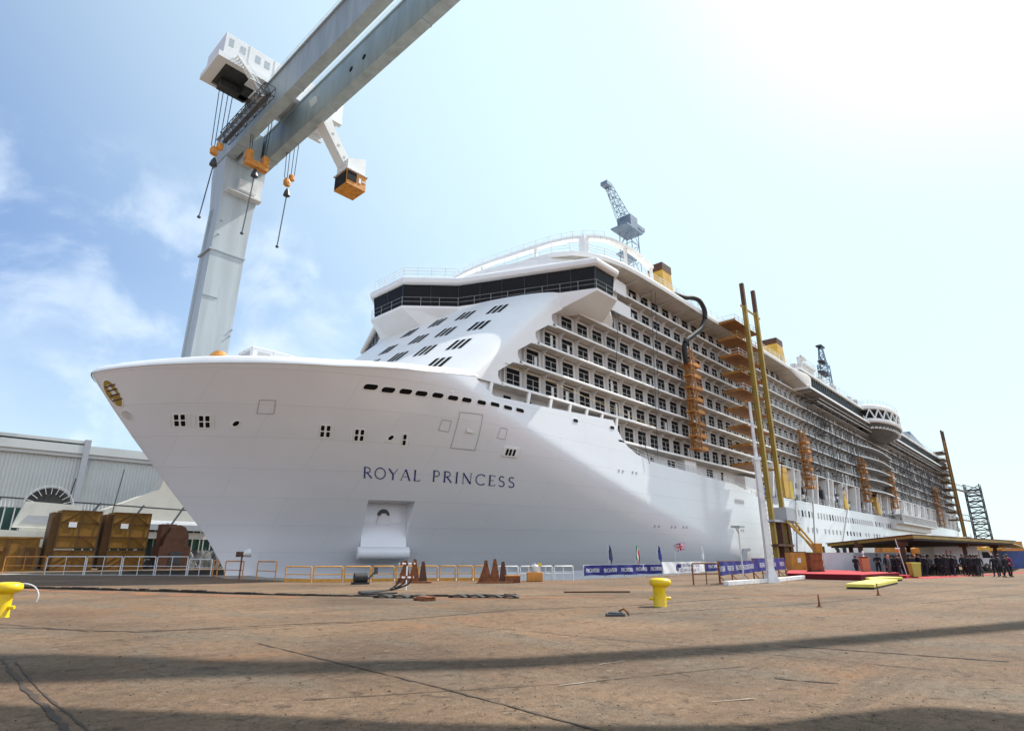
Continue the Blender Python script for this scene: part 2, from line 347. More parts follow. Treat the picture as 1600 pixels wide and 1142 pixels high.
# ------------------------------------------------------------------ setting
EDGE = [(-18, 118), (-2, 98), (8.6, 80), (12.6, 73.6), (17.2, 65.6), (20.9, 60.4), (22.8, 56.2), (21.2, 50), (22.2, 45.4), (22.0, 40.4), (26.0, 37.6), (29.6, 35.6), (31.4, 33.8), (33.6, 31.4), (37.4, 28.6), (44, 28.6), (56, 29.5), (70, 32.0), (95, 34.2), (420, 34.2)]
FARQ = 84.0
def ground():
    mb = MB(); far = 9000
    pts = [(-far, -far), (far, -far), (far, far), (-far, far)]
    # outer plane split so that the dock stays open
    near = [(420, -far), (-far, -far), (-far, 118), ] + EDGE
    mb.add([(x, y, 0) for x, y in near], [tuple(range(len(near)))])
    mb.add([(420, -far, 0), (far, -far, 0), (far, far, 0), (420, far, 0)], [(0, 1, 2, 3)])
    mb.add([(-far, 118, 0), (-18, 118, 0), (6, FARQ, 0), (420, FARQ, 0), (420, far, 0), (-far, far, 0)], [(0, 1, 2, 3, 4, 5)])
    o = mb.build('ground', 'ground'); structure(o)
    w = MB(); P = EDGE + [(420, FARQ), (6, FARQ)]
    for a, b in zip(P, P[1:] + P[:1]): w.add([(a[0], a[1], -.004), (b[0], b[1], -.004), (b[0], b[1], -8), (a[0], a[1], -8)], [(0, 1, 2, 3)])
    structure(w.build('dock_wall', 'wall'))
    s = MB(); s.prism([(-20, 28), (421, 28), (421, 119), (-20, 119)], -8, -2.6); structure(s.build('water', 'water'))
    # pale capping slab along the dock edge, 4 mm proud, and the older slab behind it
    def strip(name, m, line, w, z):
        q = MB(); n = len(line); a = []; b = []
        for i, p in enumerate(line):
            u = line[max(i - 1, 0)]; v = line[min(i + 1, n - 1)]; dx, dy = v[0] - u[0], v[1] - u[1]; l = math.hypot(dx, dy)
            a.append((p[0], p[1], z)); b.append((p[0] + dy / l * w, p[1] - dx / l * w, z))
        q.grid([a, b]); return structure(q.build(name, m))
    strip('pavement_slab', 'slabg', [(x - .25, y - .25) for x, y in EDGE[1:14]], -3.2, .004)
    return strip
strip = ground()

def crack(pts, w, z, m='crack', seg=.16, name='pavement_joint'):
    q = MB(); L1 = []; L2 = []
    for a, b in zip(pts, pts[1:]):
        l = math.hypot(b[0] - a[0], b[1] - a[1]); n = max(2, int(l / seg)); nx, ny = -(b[1] - a[1]) / l, (b[0] - a[0]) / l
        for i in range(n):
            t = i / n; x = a[0] + (b[0] - a[0]) * t; y = a[1] + (b[1] - a[1]) * t; j = random.gauss(0, w * .16); ww = w * random.uniform(.3, 1.15) / 2
            L1.append((x + nx * (j + ww), y + ny * (j + ww), z)); L2.append((x + nx * (j - ww), y + ny * (j - ww), z))
    q.grid([L1, L2]); return structure(q.build(name, m))
for pts, w in [([(2.3, 14.0), (2.1, 10.9), (2.0, 8.0), (2.0, 6.5)], .085), ([(2.42, 13.6), (2.2, 10.5), (2.12, 7.6)], .04), ([(6.2, 12.8), (5.92, 6.8), (5.7, 4.4), (5.6, 3)], .05),
               ([(3.1, 20.3), (5.2, 16.6), (7.6, 15.9), (11, 14.5), (15.4, 14.3), (20.1, 12.3), (27, 11.2)], .10), ([(13.2, 4.66), (13.49, 2.86), (13.8, 1.2)], .09),
               ([(9.64, 3.73), (9.9, 2.78)], .07), ([(2.4, 24), (4.4, 17.6), (7, 15.6), (10.2, 14.6)], .06), ([(19.5, 19.5), (24, 17.6), (30, 14.6), (40, 13.3)], .09),
               ([(11.2, 13), (11.6, 8), (11.9, 4), (12, 2)], .035), ([(16, 11), (24, 8.2), (34, 6.3), (52, 3.5)], .07), ([(28, 5), (36, 3), (48, 1)], .06),
               ([(9, 21), (12.5, 18), (14.8, 13.5)], .04), ([(4.3, 7.5), (7.5, 5.6), (10.5, 4.4)], .03)]:
    crack(pts, w, .0085)
for pts, w in [([(8.85, 6.25), (9.6, 6.1)], .04), ([(7.1, 5.7), (7.85, 5.45)], .035), ([(7.6, 3.75), (8.3, 3.35)], .03)]:
    crack(pts, w, .013, 'paintw', .15, 'pavement_marking')
for pts, w in [([(5.4, 46), (7.4, 40), (12.4, 27.4), (14.0, 24.6)], 1.3), ([(17.0, 20.6), (20.6, 17.6), (24, 15.4)], .9), ([(27.5, 32), (31, 27), (35, 24)], .8)]:
    crack(pts, w, .006, 'rustst', .5, 'pavement_stain')
crack([(28, 12.6), (31, 9.8), (36, 7.6)], .5, .0062, 'rustst', .5, 'pavement_stain')
# rubber-lined gutter in front of the rail
g = MB(); line = [(7.2, 43.6), (9.2, 39.2), (11.3, 34.3), (13.4, 28.6), (15.6, 24.4), (18.4, 21.2), (21, 19.2)]
for a, b in zip(line, line[1:]):
    n = 12
    for i in range(n):
        p = [a[k] + (b[k] - a[k]) * i / n for k in (0, 1)]; q = [a[k] + (b[k] - a[k]) * (i + 1) / n for k in (0, 1)]; h = random.uniform(.06, .13) * (1 if a[0] < 13 else .6)
        g.bar((p[0] + random.gauss(0, .03), p[1], h / 2 + .005), (q[0] + random.gauss(0, .03), q[1], h / 2 + .005), random.uniform(.18, .34), h)
structure(g.build('pavement_gutter', 'trench'))
crack([(7.8, 49.5), (12, 42.5), (17.4, 36.4), (20, 33.4), (23.5, 29.5)], .16, .0095, 'trench', .5, 'pavement_joint')

# ------------------------------------------------------------------ ship
S0 = (170, 57, -2.6); YC, YN = 57.0, 38.0
ship = thing('cruise_ship', 'white cruise ship with tall balcony decks lying in the dock, navy lettering on its bow', 'ship', S0)
def SM(): return MB(S0)
STEM = [(-3, 24.2), (.5, 23.68), (1.59, 22.96), (3.48, 21.58), (6.86, 18.41), (11.33, 14.45), (13.5, 12.66), (16.25, 10.57), (20, 7.8)]
ZTOP = [(10, 16.0), (24, 16.25), (31, 16.75), (36.4, 17.55), (37.4, 16.9), (38.4, 16.0), (47, 16.35), (59.1, 16.95), (59.5, 15.2), (60.2, 14.2), (62, 13.4), (65, 12.95), (76, 12.65), (90, 12.2), (97, 11.0), (102, 10.15), (106.5, 10.1), (107.5, 11.6), (340, 11.6)]
def halfb(x, z):
    zn = max(0, min(1, z / 16.6)); LL = 80 - 56 * zn ** .8; e = 1 - .28 * zn
    t = max(0, min(1, (x - interp(STEM, z)) / LL)); return 19 * (1 - (1 - t) ** 2) ** e
U = [0, .06, .15, .3, .5, .8, 1.2, 1.7, 2.3, 3, 3.8, 4.6] + [5.4 + .8 * i for i in range(52)]
U += [47.4, 47.9, 48.4, 48.75, 49.0, 49.3, 49.7, 50.2, 51, 52, 53.5] + [55 + 2 * i for i in range(22)]
U += [97.2, 98, 100, 105, 112, 120] + [130 + 10 * i for i in range(18)] + [306, 311, 315, 318, 320]
NL = 44
def hull():
    near, far = [], []
    for u in U:
        xr = 10.7 + u; zt = interp(ZTOP, xr); a, b = [], []
        for k in range(NL + 1):
            z = -3 + (zt + 3) * k / NL; x0 = interp(STEM, z); x = x0 + u * (331 - x0) / 320.0
            h = halfb(x, z)
            if u > 290: h *= 1 - .10 * ((u - 290) / 30) ** 2 * (1.6 - z / 16)
            a.append((x, YC - h, z)); b.append((x, YC + h, z))
        near.append(a); far.append(b)
    m = SM(); n = NL + 1; nu = len(U); vs = [p for r in near for p in r] + [p for r in far for p in r]; o = n * nu; fs = []
    for i in range(nu - 1):
        for k in range(NL):
            p = i * n + k; q = p + n; fs += [(p, q, q + 1, p + 1), (o + p, o + p + 1, o + q + 1, o + q)]
        p, q = i * n + NL, (i + 1) * n + NL; fs.append((p, q, o + q, o + p)); p, q = i * n, (i + 1) * n; fs.append((p, o + p, o + q, q))
    e = (nu - 1) * n
    for k in range(NL): fs.append((e + k, o + e + k, o + e + k + 1, e + k + 1))
    m.add(vs, fs); me = m.mesh('hull', 'hull')
    bm = bmesh.new(); bm.from_mesh(me); bmesh.ops.remove_doubles(bm, verts=bm.verts, dist=.002); bmesh.ops.recalc_face_normals(bm, faces=bm.faces); bm.to_mesh(me); bm.free()
    ho = bpy.data.objects.new('hull', me); COL.objects.link(ho); ho.parent = ship
    # anchor pocket cut with a temporary cutter, which is deleted again
    uu = Vector((.908, -.418, 0)); nn = Vector((.418, .908, 0)); P0 = Vector((33.45, 50.75, 0))
    c = SM(); q = []
    for z in (2.3, 6.62):
        for d0, d1 in ((0, .15), (1, .15), (1, -9), (0, -9)): q.append(P0 + uu * (4.35 * d0) + nn * d1 + Vector((0, 0, z)))
    c.add(q, [(0, 3, 2, 1), (4, 5, 6, 7), (0, 1, 5, 4), (1, 2, 6, 5), (2, 3, 7, 6), (3, 0, 4, 7)])
    cm = c.mesh('cut', 'hull'); co = bpy.data.objects.new('cut', cm); COL.objects.link(co); co.location = S0
    md = ho.modifiers.new('b', 'BOOLEAN'); md.object = co; md.operation = 'DIFFERENCE'; md.solver = 'EXACT'
    bpy.context.view_layer.update()
    ev = ho.evaluated_get(bpy.context.evaluated_depsgraph_get()); m2 = bpy.data.meshes.new_from_object(ev)
    ho.modifiers.clear(); ho.data = m2; bpy.data.objects.remove(co); m2.shade_smooth(); m2.set_sharp_from_angle(angle=R(24))
    # lower plate with a tongue and the bolster roll at its foot
    a = SM()
    def W3(u, d, z): return tuple(P0 + uu * u + nn * d + Vector((0, 0, z)))
    a.add([W3(.01, .1, 4.8), (W3(4.34, .1, 4.8)), W3(4.34, -.75, 2.3), W3(.01, -.75, 2.3), W3(.01, .14, 2.3), W3(4.34, .14, 2.3)], [(0, 1, 2, 3), (3, 2, 5, 4), (0, 3, 4), (1, 5, 2)])
    a.slab([W3(1.45, .10, 4.6), W3(2.75, .10, 4.6), W3(2.60, .02, 5.2), W3(2.3, .02, 5.62), W3(1.9, .02, 5.62), W3(1.6, .02, 5.2)], tuple(nn * -.22))
    a.build('anchor_plate', 'hull', ho, smooth=30)
    h = SM(); h.slab([W3(2.1 + .62 * math.cos(R(t)), .135, 5.45 + .62 * math.sin(R(t))) for t in range(0, 181, 15)], tuple(nn * -.03)); h.build('hawse_hole', 'dkgrey', ho)
    r = SM(); cz, cd = 1.95, -.7
    r.loft([[W3(u, cd + rr * math.cos(R(t)), cz + rr * math.sin(R(t))) for t in range(0, 360, 20)] for u, rr in ((-.28, .5), (-.2, .58), (4.55, .58), (4.63, .5))])
    r.add([W3(-.1, -.95, 2.3), W3(4.45, -.95, 2.3), W3(4.45, .4, 1.1), W3(-.1, .4, 1.1), W3(-.1, .4, 2.3), W3(4.45, .4, 2.3)], [(0, 1, 2, 3), (0, 4, 5, 1), (0, 3, 4), (1, 5, 2)])
    r.build('bolster', 'hull', ho, smooth=35)
    # rounded bulwark cap leaning in above the knuckle
    cp = SM(); rows = []
    xsn = [0, .08, .2, .4, .7, 1.1, 1.7, 2.5, 3.4, 4.5] + [5.6 + 1.1 * i for i in range(18)] + [25.2, 25.7]
    prof = [(-.02, -.06), (.0, .04), (.16, .22), (.36, .46), (.52, .60), (.72, .66), (.95, .58), (1.0, .1)]
    for ins, dz in prof:
        row = []
        for u in reversed(xsn):
            x = 10.72 + u; z = interp(ZTOP, x); h = max(0, halfb(x, z) - ins * min(1, .3 + u)) ; row.append((x + ins * (1 - min(1, u / 6)), YC - h, z + dz))
        for u in xsn[1:]:
            x = 10.72 + u; z = interp(ZTOP, x); h = max(0, halfb(x, z) - ins * min(1, .3 + u)); row.append((x + ins * (1 - min(1, u / 6)), YC + h, z + dz))
        rows.append(row)
    cp.grid(rows); cp.build('bulwark_cap', 'fascia', ship, smooth=50)
    return ho
hullo = hull()
def hp(x, z, off=.05): return (x, YC - halfb(x, z) - off, z)
def hpoly(mb, pts, off=.05, th=.0):
    """patch on the hull plating: outline points (x, z)"""
    cx = sum(p[0] for p in pts) / len(pts); cz = sum(p[1] for p in pts) / len(pts); n = len(pts)
    mb.add([hp(cx, cz, off)] + [hp(x, z, off) for x, z in pts], [(0, i + 1, (i + 1) % n + 1) for i in range(n)])
    if th: mb.add([hp(x, z, off) for x, z in pts] + [hp(x, z, off - th) for x, z in pts], [(i, (i + 1) % n, n + (i + 1) % n, n + i) for i in range(n)])
def rrect(cx, cz, w, h, r, sh=0):
    o = []
    for a0, sx, sz in ((0, 1, 1), (90, -1, 1), (180, -1, -1), (270, 1, -1)):
        for a in range(0, 91, 18):
            x = sx * (w / 2 - r) + r * math.cos(R(a0 + a)); z = sz * (h / 2 - r) + r * math.sin(R(a0 + a)); o.append((cx + x - sh * z, cz + z))
    return o
# name on the bow
nm = SM(); nm2 = SM()
text(nm, 'ROYAL', lambda u, v, d: hp(30.6 + 4.74 * u - .52 * v + (u * u - u) * .25, 8.37 - .06 * u + .9 * v, .045 + d), .2, fine=True)
text(nm2, 'PRINCESS', lambda u, v, d: hp(36.33 + 8.35 * u - .55 * v + (u * u - u) * .9, 8.35 - .15 * u + .93 * v, .045 + d), .26, fine=True)
nm.build('ship_name', 'navy', hullo); nm2.build('ship_name', 'navy', hullo)
# oval mooring openings
for i, (x, z) in enumerate([(26.93, 15.05), (28.32, 14.97), (29.69, 15.0), (31.02, 15.0), (32.47, 15.04), (33.95, 15.03), (35.36, 15.06), (37.02, 15.1), (38.68, 15.2), (40.43, 15.21), (42.15, 15.25), (51.19, 15.69), (58.3, 16.0)]):
    w = 1.0 if i < 8 else 1.15
    if i > 10: w = .85
    m = SM(); hpoly(m, rrect(x, z, w + .16, .50, .25), .035, .1); r = m.build('mooring_port', 'fascia', hullo)
    m = SM(); hpoly(m, rrect(x, z, w, .36, .18), .055); m.build('opening', 'hole', r)
# square windows beside thin guard bars, and round lights
for x, z, two in [(16.57, 12.29, 1), (18.0, 12.2, 1), (25.8, 11.78, 1), (28.31, 11.63, 1), (32.0, 11.5, 0)]:
    sh = .5; fr = SM(); k = .62 if two else .40
    hpoly(fr, rrect(x, z, k * 2 * .62, 1.0, .05, sh), .035, .1)
    for s in (-1, 1): hpoly(fr, rrect(x + s * k * .86, z, .05, 1.0, .02, sh), .07, .1)
    fo = fr.build('hull_window', 'fascia', hullo); pn = SM()
    for dx in ((-.2, .2) if two else (-.1,)):
        for dz in (-.22, .22): hpoly(pn, rrect(x + dx * (.9 if x < 22 else 1.0) - sh * dz, z + dz, .24, .36, .05, sh), .055)
    pn.build('pane', 'hole', fo)
for x, z in [(19.89, 12.06), (30.74, 11.55)]:
    m = SM(); hpoly(m, rrect(x, z, .56, .62, .27), .05, .15); r = m.build('porthole', 'fascia', hullo)
    m = SM(); hpoly(m, rrect(x, z + .04, .34, .36, .165), .075); m.build('pane', 'hole', r)
m = SM(); hpoly(m, rrect(42.2, 11.26, 1.7, .80, .08, .2), .16, .2); r = m.build('side_light_box', 'fascia', hullo)
m = SM()
for dx in (-.5, -.12, .3): hpoly(m, rrect(42.2 + dx, 11.24, .26, .55, .05, .2), .18)
m.build('pane', 'hole', r)
# shell doors: thin seams
def loop(pts, w=.05):
    m = SM(); n = len(pts); q = []
    for i in range(n):
        a, b = pts[i], pts[(i + 1) % n]
        q += [(a[0] + (b[0] - a[0]) * k / 6, a[1] + (b[1] - a[1]) * k / 6) for k in range(6)]
    q.append(q[0]); ribbon(m, q, w, lambda u, v, d: hp(u, v, .04), 0); return m
for pts, w in [([(20.42, 13.75), (21.4, 13.75), (21.81, 12.84), (20.77, 12.84)], .05), ([(35.18, 14.02), (37.54, 14.1), (38.48, 11.12), (36.13, 11.15)], .06),
               ([(33.96, 13.27), (34.84, 13.25), (35.11, 12.39), (34.14, 12.46)], .05), ([(39.97, 13.27), (40.75, 13.25), (40.95, 12.3), (40.01, 12.36)], .05)]:
    loop(pts, w).build('shell_door', 'seam', hullo)
# stem fairlead
def ell(cx, cz, a, b, k, off, n=20):
    return [hp(max(interp(STEM, cz + b * math.sin(R(i * 360 / n))) + .01, cx + interp(STEM, cz + b * math.sin(R(i * 360 / n))) + a * math.cos(R(i * 360 / n))), cz + b * math.sin(R(i * 360 / n)), off) for i in range(n)]
for (cx, cz, a, b) in [(.30, 14.35, .26, .95), (.34, 12.75, .22, .34)]:
    m = SM(); n = 20; e1 = ell(cx, cz, a * 1.25, b * 1.1, 0, .02); e2 = ell(cx, cz, a * 1.15, b * 1.06, 0, .10); e3 = ell(cx, cz, a, b, 0, .06)
    m.loft([e1, e2, e3], caps=False); r = m.build('stem_fairlead', 'fascia', hullo, smooth=60)
    m = SM(); m.add(ell(cx, cz, a, b, 0, .04), [tuple(range(n))]); m.build('opening', 'olive' if b > .5 else 'primer', r)
    if b > .5:
        m = SM()
        for dz in (-.5, -.15, .2, .5): m.bar(hp(interp(STEM, cz + dz) + .12, cz + dz, .07), hp(interp(STEM, cz + dz) + .5, cz + dz + .1, .07), .09)
        m.build('roller', 'dkbrown', r)
# small scuttles low on the side, in pairs
for x, z in [(67.95, 5.16), (71.6, 5.2), (74.4, 5.25), (59.7, 11.1), (62.7, 11.2), (92.7, 5.42)]:
    for dx in (-.42, .42):
        m = SM(); hpoly(m, rrect(x + dx, z, .3, .34, .1), .04, .1); m.build('porthole', 'seam', hullo)
m = SM(); hpoly(m, rrect(92.8, 9.7, 3.4, .55, .05), .045); m.build('draught_mark', 'seam', hullo)
# rows of windows along the after body
for z, x0, x1, st, w, h in [(9.3, 112, 196, 1.9, .62, 1.15), (6.4, 108, 188, 2.6, .7, .9)]:
    x = x0; k = 0
    while x < x1:
        if random.random() < .86:
            m = SM(); m.box((x - w / 2, YN - .05, z - h / 2), (x + w / 2, YN - .02, z + h / 2)); m.build('porthole', 'hole' if random.random() < .3 else 'seam', hullo)
        x += st
# ---- superstructure front
def xs(z): return 37.6 + (z - 18.4) * 1.06
def fx(y, z):
    e = min(1, abs((y - YC) / 19)); return xs(z) - 4.5 * (1 - e * e) - 2 * (1 - e ** 8) ** .25
ets = [-1, -.9995, -.997, -.99, -.975, -.95, -.91, -.86] + [-.8 + .08 * i for i in range(21)] + [.86, .91, .95, .975, .99, .997, .9995, 1]
fr = SM(); fr.grid([[(fx(YC + 19 * e, z), YC + 19 * e, z) for e in ets] for z in [17.2 + .65 * i for i in range(21)]])
front = fr.build('superstructure_front', 'white', ship, smooth=60)
for y, z in [(42.67, 27.83), (46.42, 27.7), (50.11, 27.55), (42.47, 24.95), (46.2, 24.81), (49.52, 24.52), (42.19, 22.0), (45.7, 21.78), (49.08, 21.61), (41.99, 19.31), (53.4, 23.9), (52.9, 21.4), (53.8, 26.9)]:
    m = SM()
    for dy in (.62, 0, -.62):
        q = []
        for a, b in ((-.19, -.75), (.19, -.75), (.19, .75), (-.19, .75)):
            yy, zz = y + dy + a, z + b * .95; q.append((fx(yy, zz) - .05, yy, zz))
        m.add(q, [(0, 1, 2, 3)])
    r = m.build('front_window', 'hole', front)
# ---- side panel with stepped balcony openings
SL = [14.8, 17.63, 20.42, 23.2, 26.02, 28.9, 31.75, 34.7]
XST = [59.6, 39.6, 42.2, 45.0, 47.7, 51.5, 62.0, 62.0]
sp = SM(); zs = []; z = 17.3
while z < 30.3: zs.append(z); z += .1
def xb(z):
    for k in range(1, 6):
        if SL[k] - .35 <= z < SL[k + 1] - .35:
            d = z - SL[k]; base = (39.1, 41.9, 44.7, 47.5, 50.4)[k - 1]
            if d < .55: return base + (.55 - d) ** 2 * 1.3
            return base + max(0, d - 1.0) * 1.55
    return 52
sp.grid([[(xs(z), YN, z), ((xs(z) + xb(z)) / 2, YN, z), (max(xb(z), xs(z) + .1), YN, z)] for z in zs]); sp.grid([[(max(xb(z), xs(z) + .1), YN, z), (max(xb(z), xs(z) + .1), YN + .25, z)] for z in zs])
sp.build('side_panel', 'white', ship, smooth=40)
# ---- bulwark openings just below the first balconies
xo = [38.0, 43.4, 46.9, 50.2, 53.3, 56.3, 59.3]
for i, x in enumerate(xo):
    zl = interp(ZTOP, max(38.5, x)); m = SM(); m.bar((x - (.0 if i else .0), YN + .12, zl - .2), (x + .35, YN + .12, 17.5), .34, .22, up=(0, 1, 0)); m.build('bulwark_frame', 'fascia', ship)
m = SM(); m.box((36.6, YN + 1.5, 12.5), (60, YN + 1.7, 17.4)); m.build('promenade_wall', 'primer', ship)
m = SM()
for x in (38.3, 41.4, 44.6): m.box((x, YN + 1.42, 15.6), (x + 1.0, YN + 1.49, 16.9))
m.build('doorway', 'hole', ship)
m = SM(); m.slab([(33.5, YN + .35, 15.5), (38.6, YN + .35, 15.5), (38.6, YN + .35, 17.55), (36.4, YN + .35, 17.9), (33.5, YN + .9, 17.2)], (0, .25, 0)); m.build('corner_plate', 'fascia', ship)
# ---- cabin wall, deck slabs
X1 = 327
WY = 39.2
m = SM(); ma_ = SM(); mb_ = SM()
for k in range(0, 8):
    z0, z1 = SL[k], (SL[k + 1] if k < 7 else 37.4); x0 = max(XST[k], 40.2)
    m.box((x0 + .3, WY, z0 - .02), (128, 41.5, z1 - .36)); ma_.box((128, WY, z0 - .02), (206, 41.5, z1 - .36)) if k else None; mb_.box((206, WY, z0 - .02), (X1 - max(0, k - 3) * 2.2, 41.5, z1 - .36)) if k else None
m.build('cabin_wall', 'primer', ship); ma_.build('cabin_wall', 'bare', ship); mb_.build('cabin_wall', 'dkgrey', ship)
def bulge(x, k):
    """the balconies swing out under the glass gallery"""
    if 166 < x < 186: return -1.9 * math.sin((x - 166) / 20 * math.pi / 2) ** 1.5
    if 186 <= x < 205: return -1.9
    return 0 if x <= 166 else -.0
def edge_y(x, k):
    if k in (1, 2, 3, 4, 5) and 166 < x < 190: return YN + bulge(x, k)
    if k in (1, 2, 3, 4, 5) and 190 <= x < 206: return YN - 1.9 + (x - 190) / 16 * .9
    return YN
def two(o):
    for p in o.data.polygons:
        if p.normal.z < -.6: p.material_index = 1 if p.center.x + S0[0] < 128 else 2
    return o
for k in range(8):
    x1 = X1 - max(0, k - 2) * 1.6; xx = [XST[k]] ; x = 60
    if k == 0: xx = [59.6]; x1 = 104.5
    while x < x1:
        if x > xx[-1] + .5: xx.append(x)
        x += 2.0 if 160 < x < 210 else 12
    xx += [189.99, 190.01, 205.98, 206.0] if x1 > 210 else []
    xx = sorted(set(xx)) + [x1]; m = SM(); z = SL[k]; rows = []
    for px in xx:
        y = edge_y(px, k); r_ = .05
        rows.append([(px, 40.1, z - .30), (px, y + .3, z - .26), (px, y + r_, z - .30), (px, y, z - .24), (px, y, z - .02), (px, y + r_, z + .03), (px, 40.1, z + .03)])
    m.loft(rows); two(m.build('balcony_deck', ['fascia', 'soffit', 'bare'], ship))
# balcony soffit brackets / cabin dividers and windows
WX = [63.82 + 3.06 * i for i in range(-8, 86)]
gp = MB(); w_, h_ = 2.0, 2.15; t_ = .07
for a, b in (((-w_ / 2 - .05, -.10, 0), (-w_ / 2, .0, h_)), ((w_ / 2, -.10, 0), (w_ / 2 + .05, .0, h_)), ((-w_ / 2, -.10, h_ - .07), (w_ / 2, .0, h_)), ((-w_ / 2, -.08, .85), (w_ / 2, -.02, .885)), ((-w_ / 2, -.08, 1.55), (w_ / 2, -.02, 1.58)), ((.04, -.075, 0), (.075, -.02, 1.55))): gp.box(a, b)
FR = gp.mesh('window', 'primer'); gq = MB(); gq.box((-w_ / 2, -.02, .02), (w_ / 2, -.005, h_ - .07)); PN = gq.mesh('pane', 'hole')
gv = MB(); gv.box((-.45, -.03, .02), (.0, -.012, 1.5)); PN2 = gv.mesh('sheet', 'tarp')
gd = MB(); gd.add([(-.03, 0, 0), (.03, 0, 0), (.03, -.34, 1.9), (-.03, -.34, 1.9), (-.03, -.95, 2.5), (.03, -.95, 2.5), (.03, 0, 2.5), (-.03, 0, 2.5), (-.03, -.32, 0), (.03, -.32, 0)],
    [(0, 8, 3, 4, 7), (1, 6, 5, 2, 9), (8, 9, 2, 3), (3, 2, 5, 4), (0, 1, 9, 8), (4, 5, 6, 7), (0, 7, 6, 1)]); DV = gd.mesh('cabin_divider', 'primer')
wl = []; dl = []
for k in range(8):
    for x in WX:
        lo = XST[k] + (2.0 if k else .6); hi = (103 if k == 0 else X1 - 3 - max(0, k - 2) * 2)
        if k in (6, 7): lo = 66; hi = 126 if k == 7 else hi
        if lo < x < hi: wl.append((x, SL[k] + .06))
        if lo - 1 < x + 1.53 < hi and k < 7: dl.append((x + 1.53, SL[k] + .02))
dist = lambda p: p[0] ** 2 * 1.0 + (p[1] - 10) ** 2
wl.sort(key=dist); dl.sort(key=dist)
for i, (x, z) in enumerate(wl[:100]):
    o = inst(FR, 'window', (x - S0[0], WY - .01 - S0[1], z - S0[2]), ship); inst(PN, 'pane', (0, 0, 0), o)
    if random.random() < .22: inst(PN2, 'sheet', (random.choice((0, .5, .8)), 0, random.choice((0, .0, .45))), o)
fm, pm, tm = SM(), SM(), SM()
def addmesh(mb, me, off): mb.add([v.co + Vector(off) for v in me.vertices], [tuple(p.vertices) for p in me.polygons])
for x, z in wl[100:]:
    if x > 150 and random.random() < .1: continue
    if x < 200: addmesh(fm, FR, (x, WY - .01, z))
    addmesh(pm, PN, (x, WY - .01, z))
    if x > 105 and random.random() < .22: addmesh(tm, PN2, (x + random.choice((0, .4)), 39.89, z))
f_ = fm.build('window', 'fascia', ship, kind='stuff'); pm.build('pane', 'hole', f_, kind='stuff'); tm.build('sheet', 'tarp', f_, kind='stuff')
for x, z in dl[:100]: inst(DV, 'cabin_divider', (x - S0[0], WY - .005 - S0[1], z - S0[2]), ship)
fm = SM()
for x, z in dl[100:]: addmesh(fm, DV, (x, WY - .005, z))
fm.build('cabin_divider', 'primer', ship, kind='stuff')
# pale end panels beside the bridge wing
m = SM(); m.slab([(55.0, YN - .02, 31.4), (64.2, YN - .02, 31.4), (64.2, YN - .02, 33.1), (55.0, YN - .02, 33.4)], (0, .15, 0)); m.slab([(56.0, YN - .02, 34.3), (63.4, YN - .02, 34.3), (63.4, YN - .02, 36.1), (56, YN - .02, 36.5)], (0, .15, 0)); m.build('wing_screen', 'white', ship)
m = SM(); m.slab([(53.2, YN - .01, 28.7), (58.6, YN - .01, 28.7), (58.6, YN - .01, 31.4), (57.9, YN - .01, 31.4), (57.9, YN - .01, 29.4), (53.4, YN - .01, 29.4)], (0, .2, 0))
m.slab([(57.9, YN - .012, 29.4), (58.6, YN - .012, 28.7), (58.6, YN - .012, 31.5), (57.9, YN - .012, 31.5)], (0, .2, 0)); m.build('side_frame', 'white', ship)
# ---- bridge
def mirror(P): return P + [(x, 2 * YC - y) for x, y in reversed(P)]
BR = [(60, 38.2), (56.8, 36.5), (54.6, 34.0), (50.6, 34.0), (43.6, 49.2), (38.85, 53.85)]
def off(P, d):
    """move an open half-outline inwards by d along its own normals (towards the ship's middle)"""
    o = []
    for i, p in enumerate(P):
        a = P[max(i - 1, 0)]; b = P[min(i + 1, len(P) - 1)]; n1 = Vector((p[1] - a[1], a[0] - p[0])) if i else None; n2 = Vector((b[1] - p[1], p[0] - b[0])) if i < len(P) - 1 else None
        ns = [q.normalized() for q in (n1, n2) if q is not None and q.length > 1e-6]; n = sum(ns, Vector((0, 0))).normalized(); k = 1 / max(.5, n.dot(ns[0]))
        o.append((p[0] + n.x * d * k * 1, p[1] + n.y * d * k * 1))
    return o
inw = lambda d: mirror(off(BR, -d)) if off(BR, -1)[3][1] > BR[3][1] else mirror(off(BR, d))
def ring(d, z): return [(x, y, z) for x, y in inw(d)]
m = SM(); m.loft([ring(.55, 29.95), ring(.25, 32.9)]); bridge = m.build('bridge_window_band', 'glass', ship)
m = SM(); m.loft([ring(-.02, 32.85), ring(-.28, 33.0), ring(-.38, 33.3), ring(-.30, 33.6), ring(.0, 33.82), ring(.8, 33.95)]); m.build('bridge_roof', 'white', ship, smooth=28)
# underside: from the sill of the windows back to the front wall and the ship's side
LOW = [(60, 38.3), (57.5, 38.2), (53.2, 38.05), (48.9, 39.2), (44.0, 48.6), (42.6, 53.85)]
UP = inw(.0); lo3 = mirror(LOW)
zl_ = [28.9, 28.9, 28.7, 27.9, 27.9, 27.9]; zl_ = zl_ + zl_[::-1]
m = SM(); m.loft([[(x, y, z) for (x, y), z in zip(lo3, zl_)], ring(-.0, 29.75), ring(-.06, 30.0), ring(.6, 30.05)]); m.build('bridge_underside', 'white', ship, smooth=26)
m = SM(); q1, q2 = ring(.5, 30.0), ring(.2, 32.88)
for i in range(1, len(q1) - 2):
    a0, a1, b0, b1 = (Vector(v) for v in (q1[i], q1[i + 1], q2[i], q2[i + 1])); n = max(1, int((a1 - a0).length / 2.4))
    for k in range(n): t = k / n; m.bar(a0.lerp(a1, t), b0.lerp(b1, t), .07)
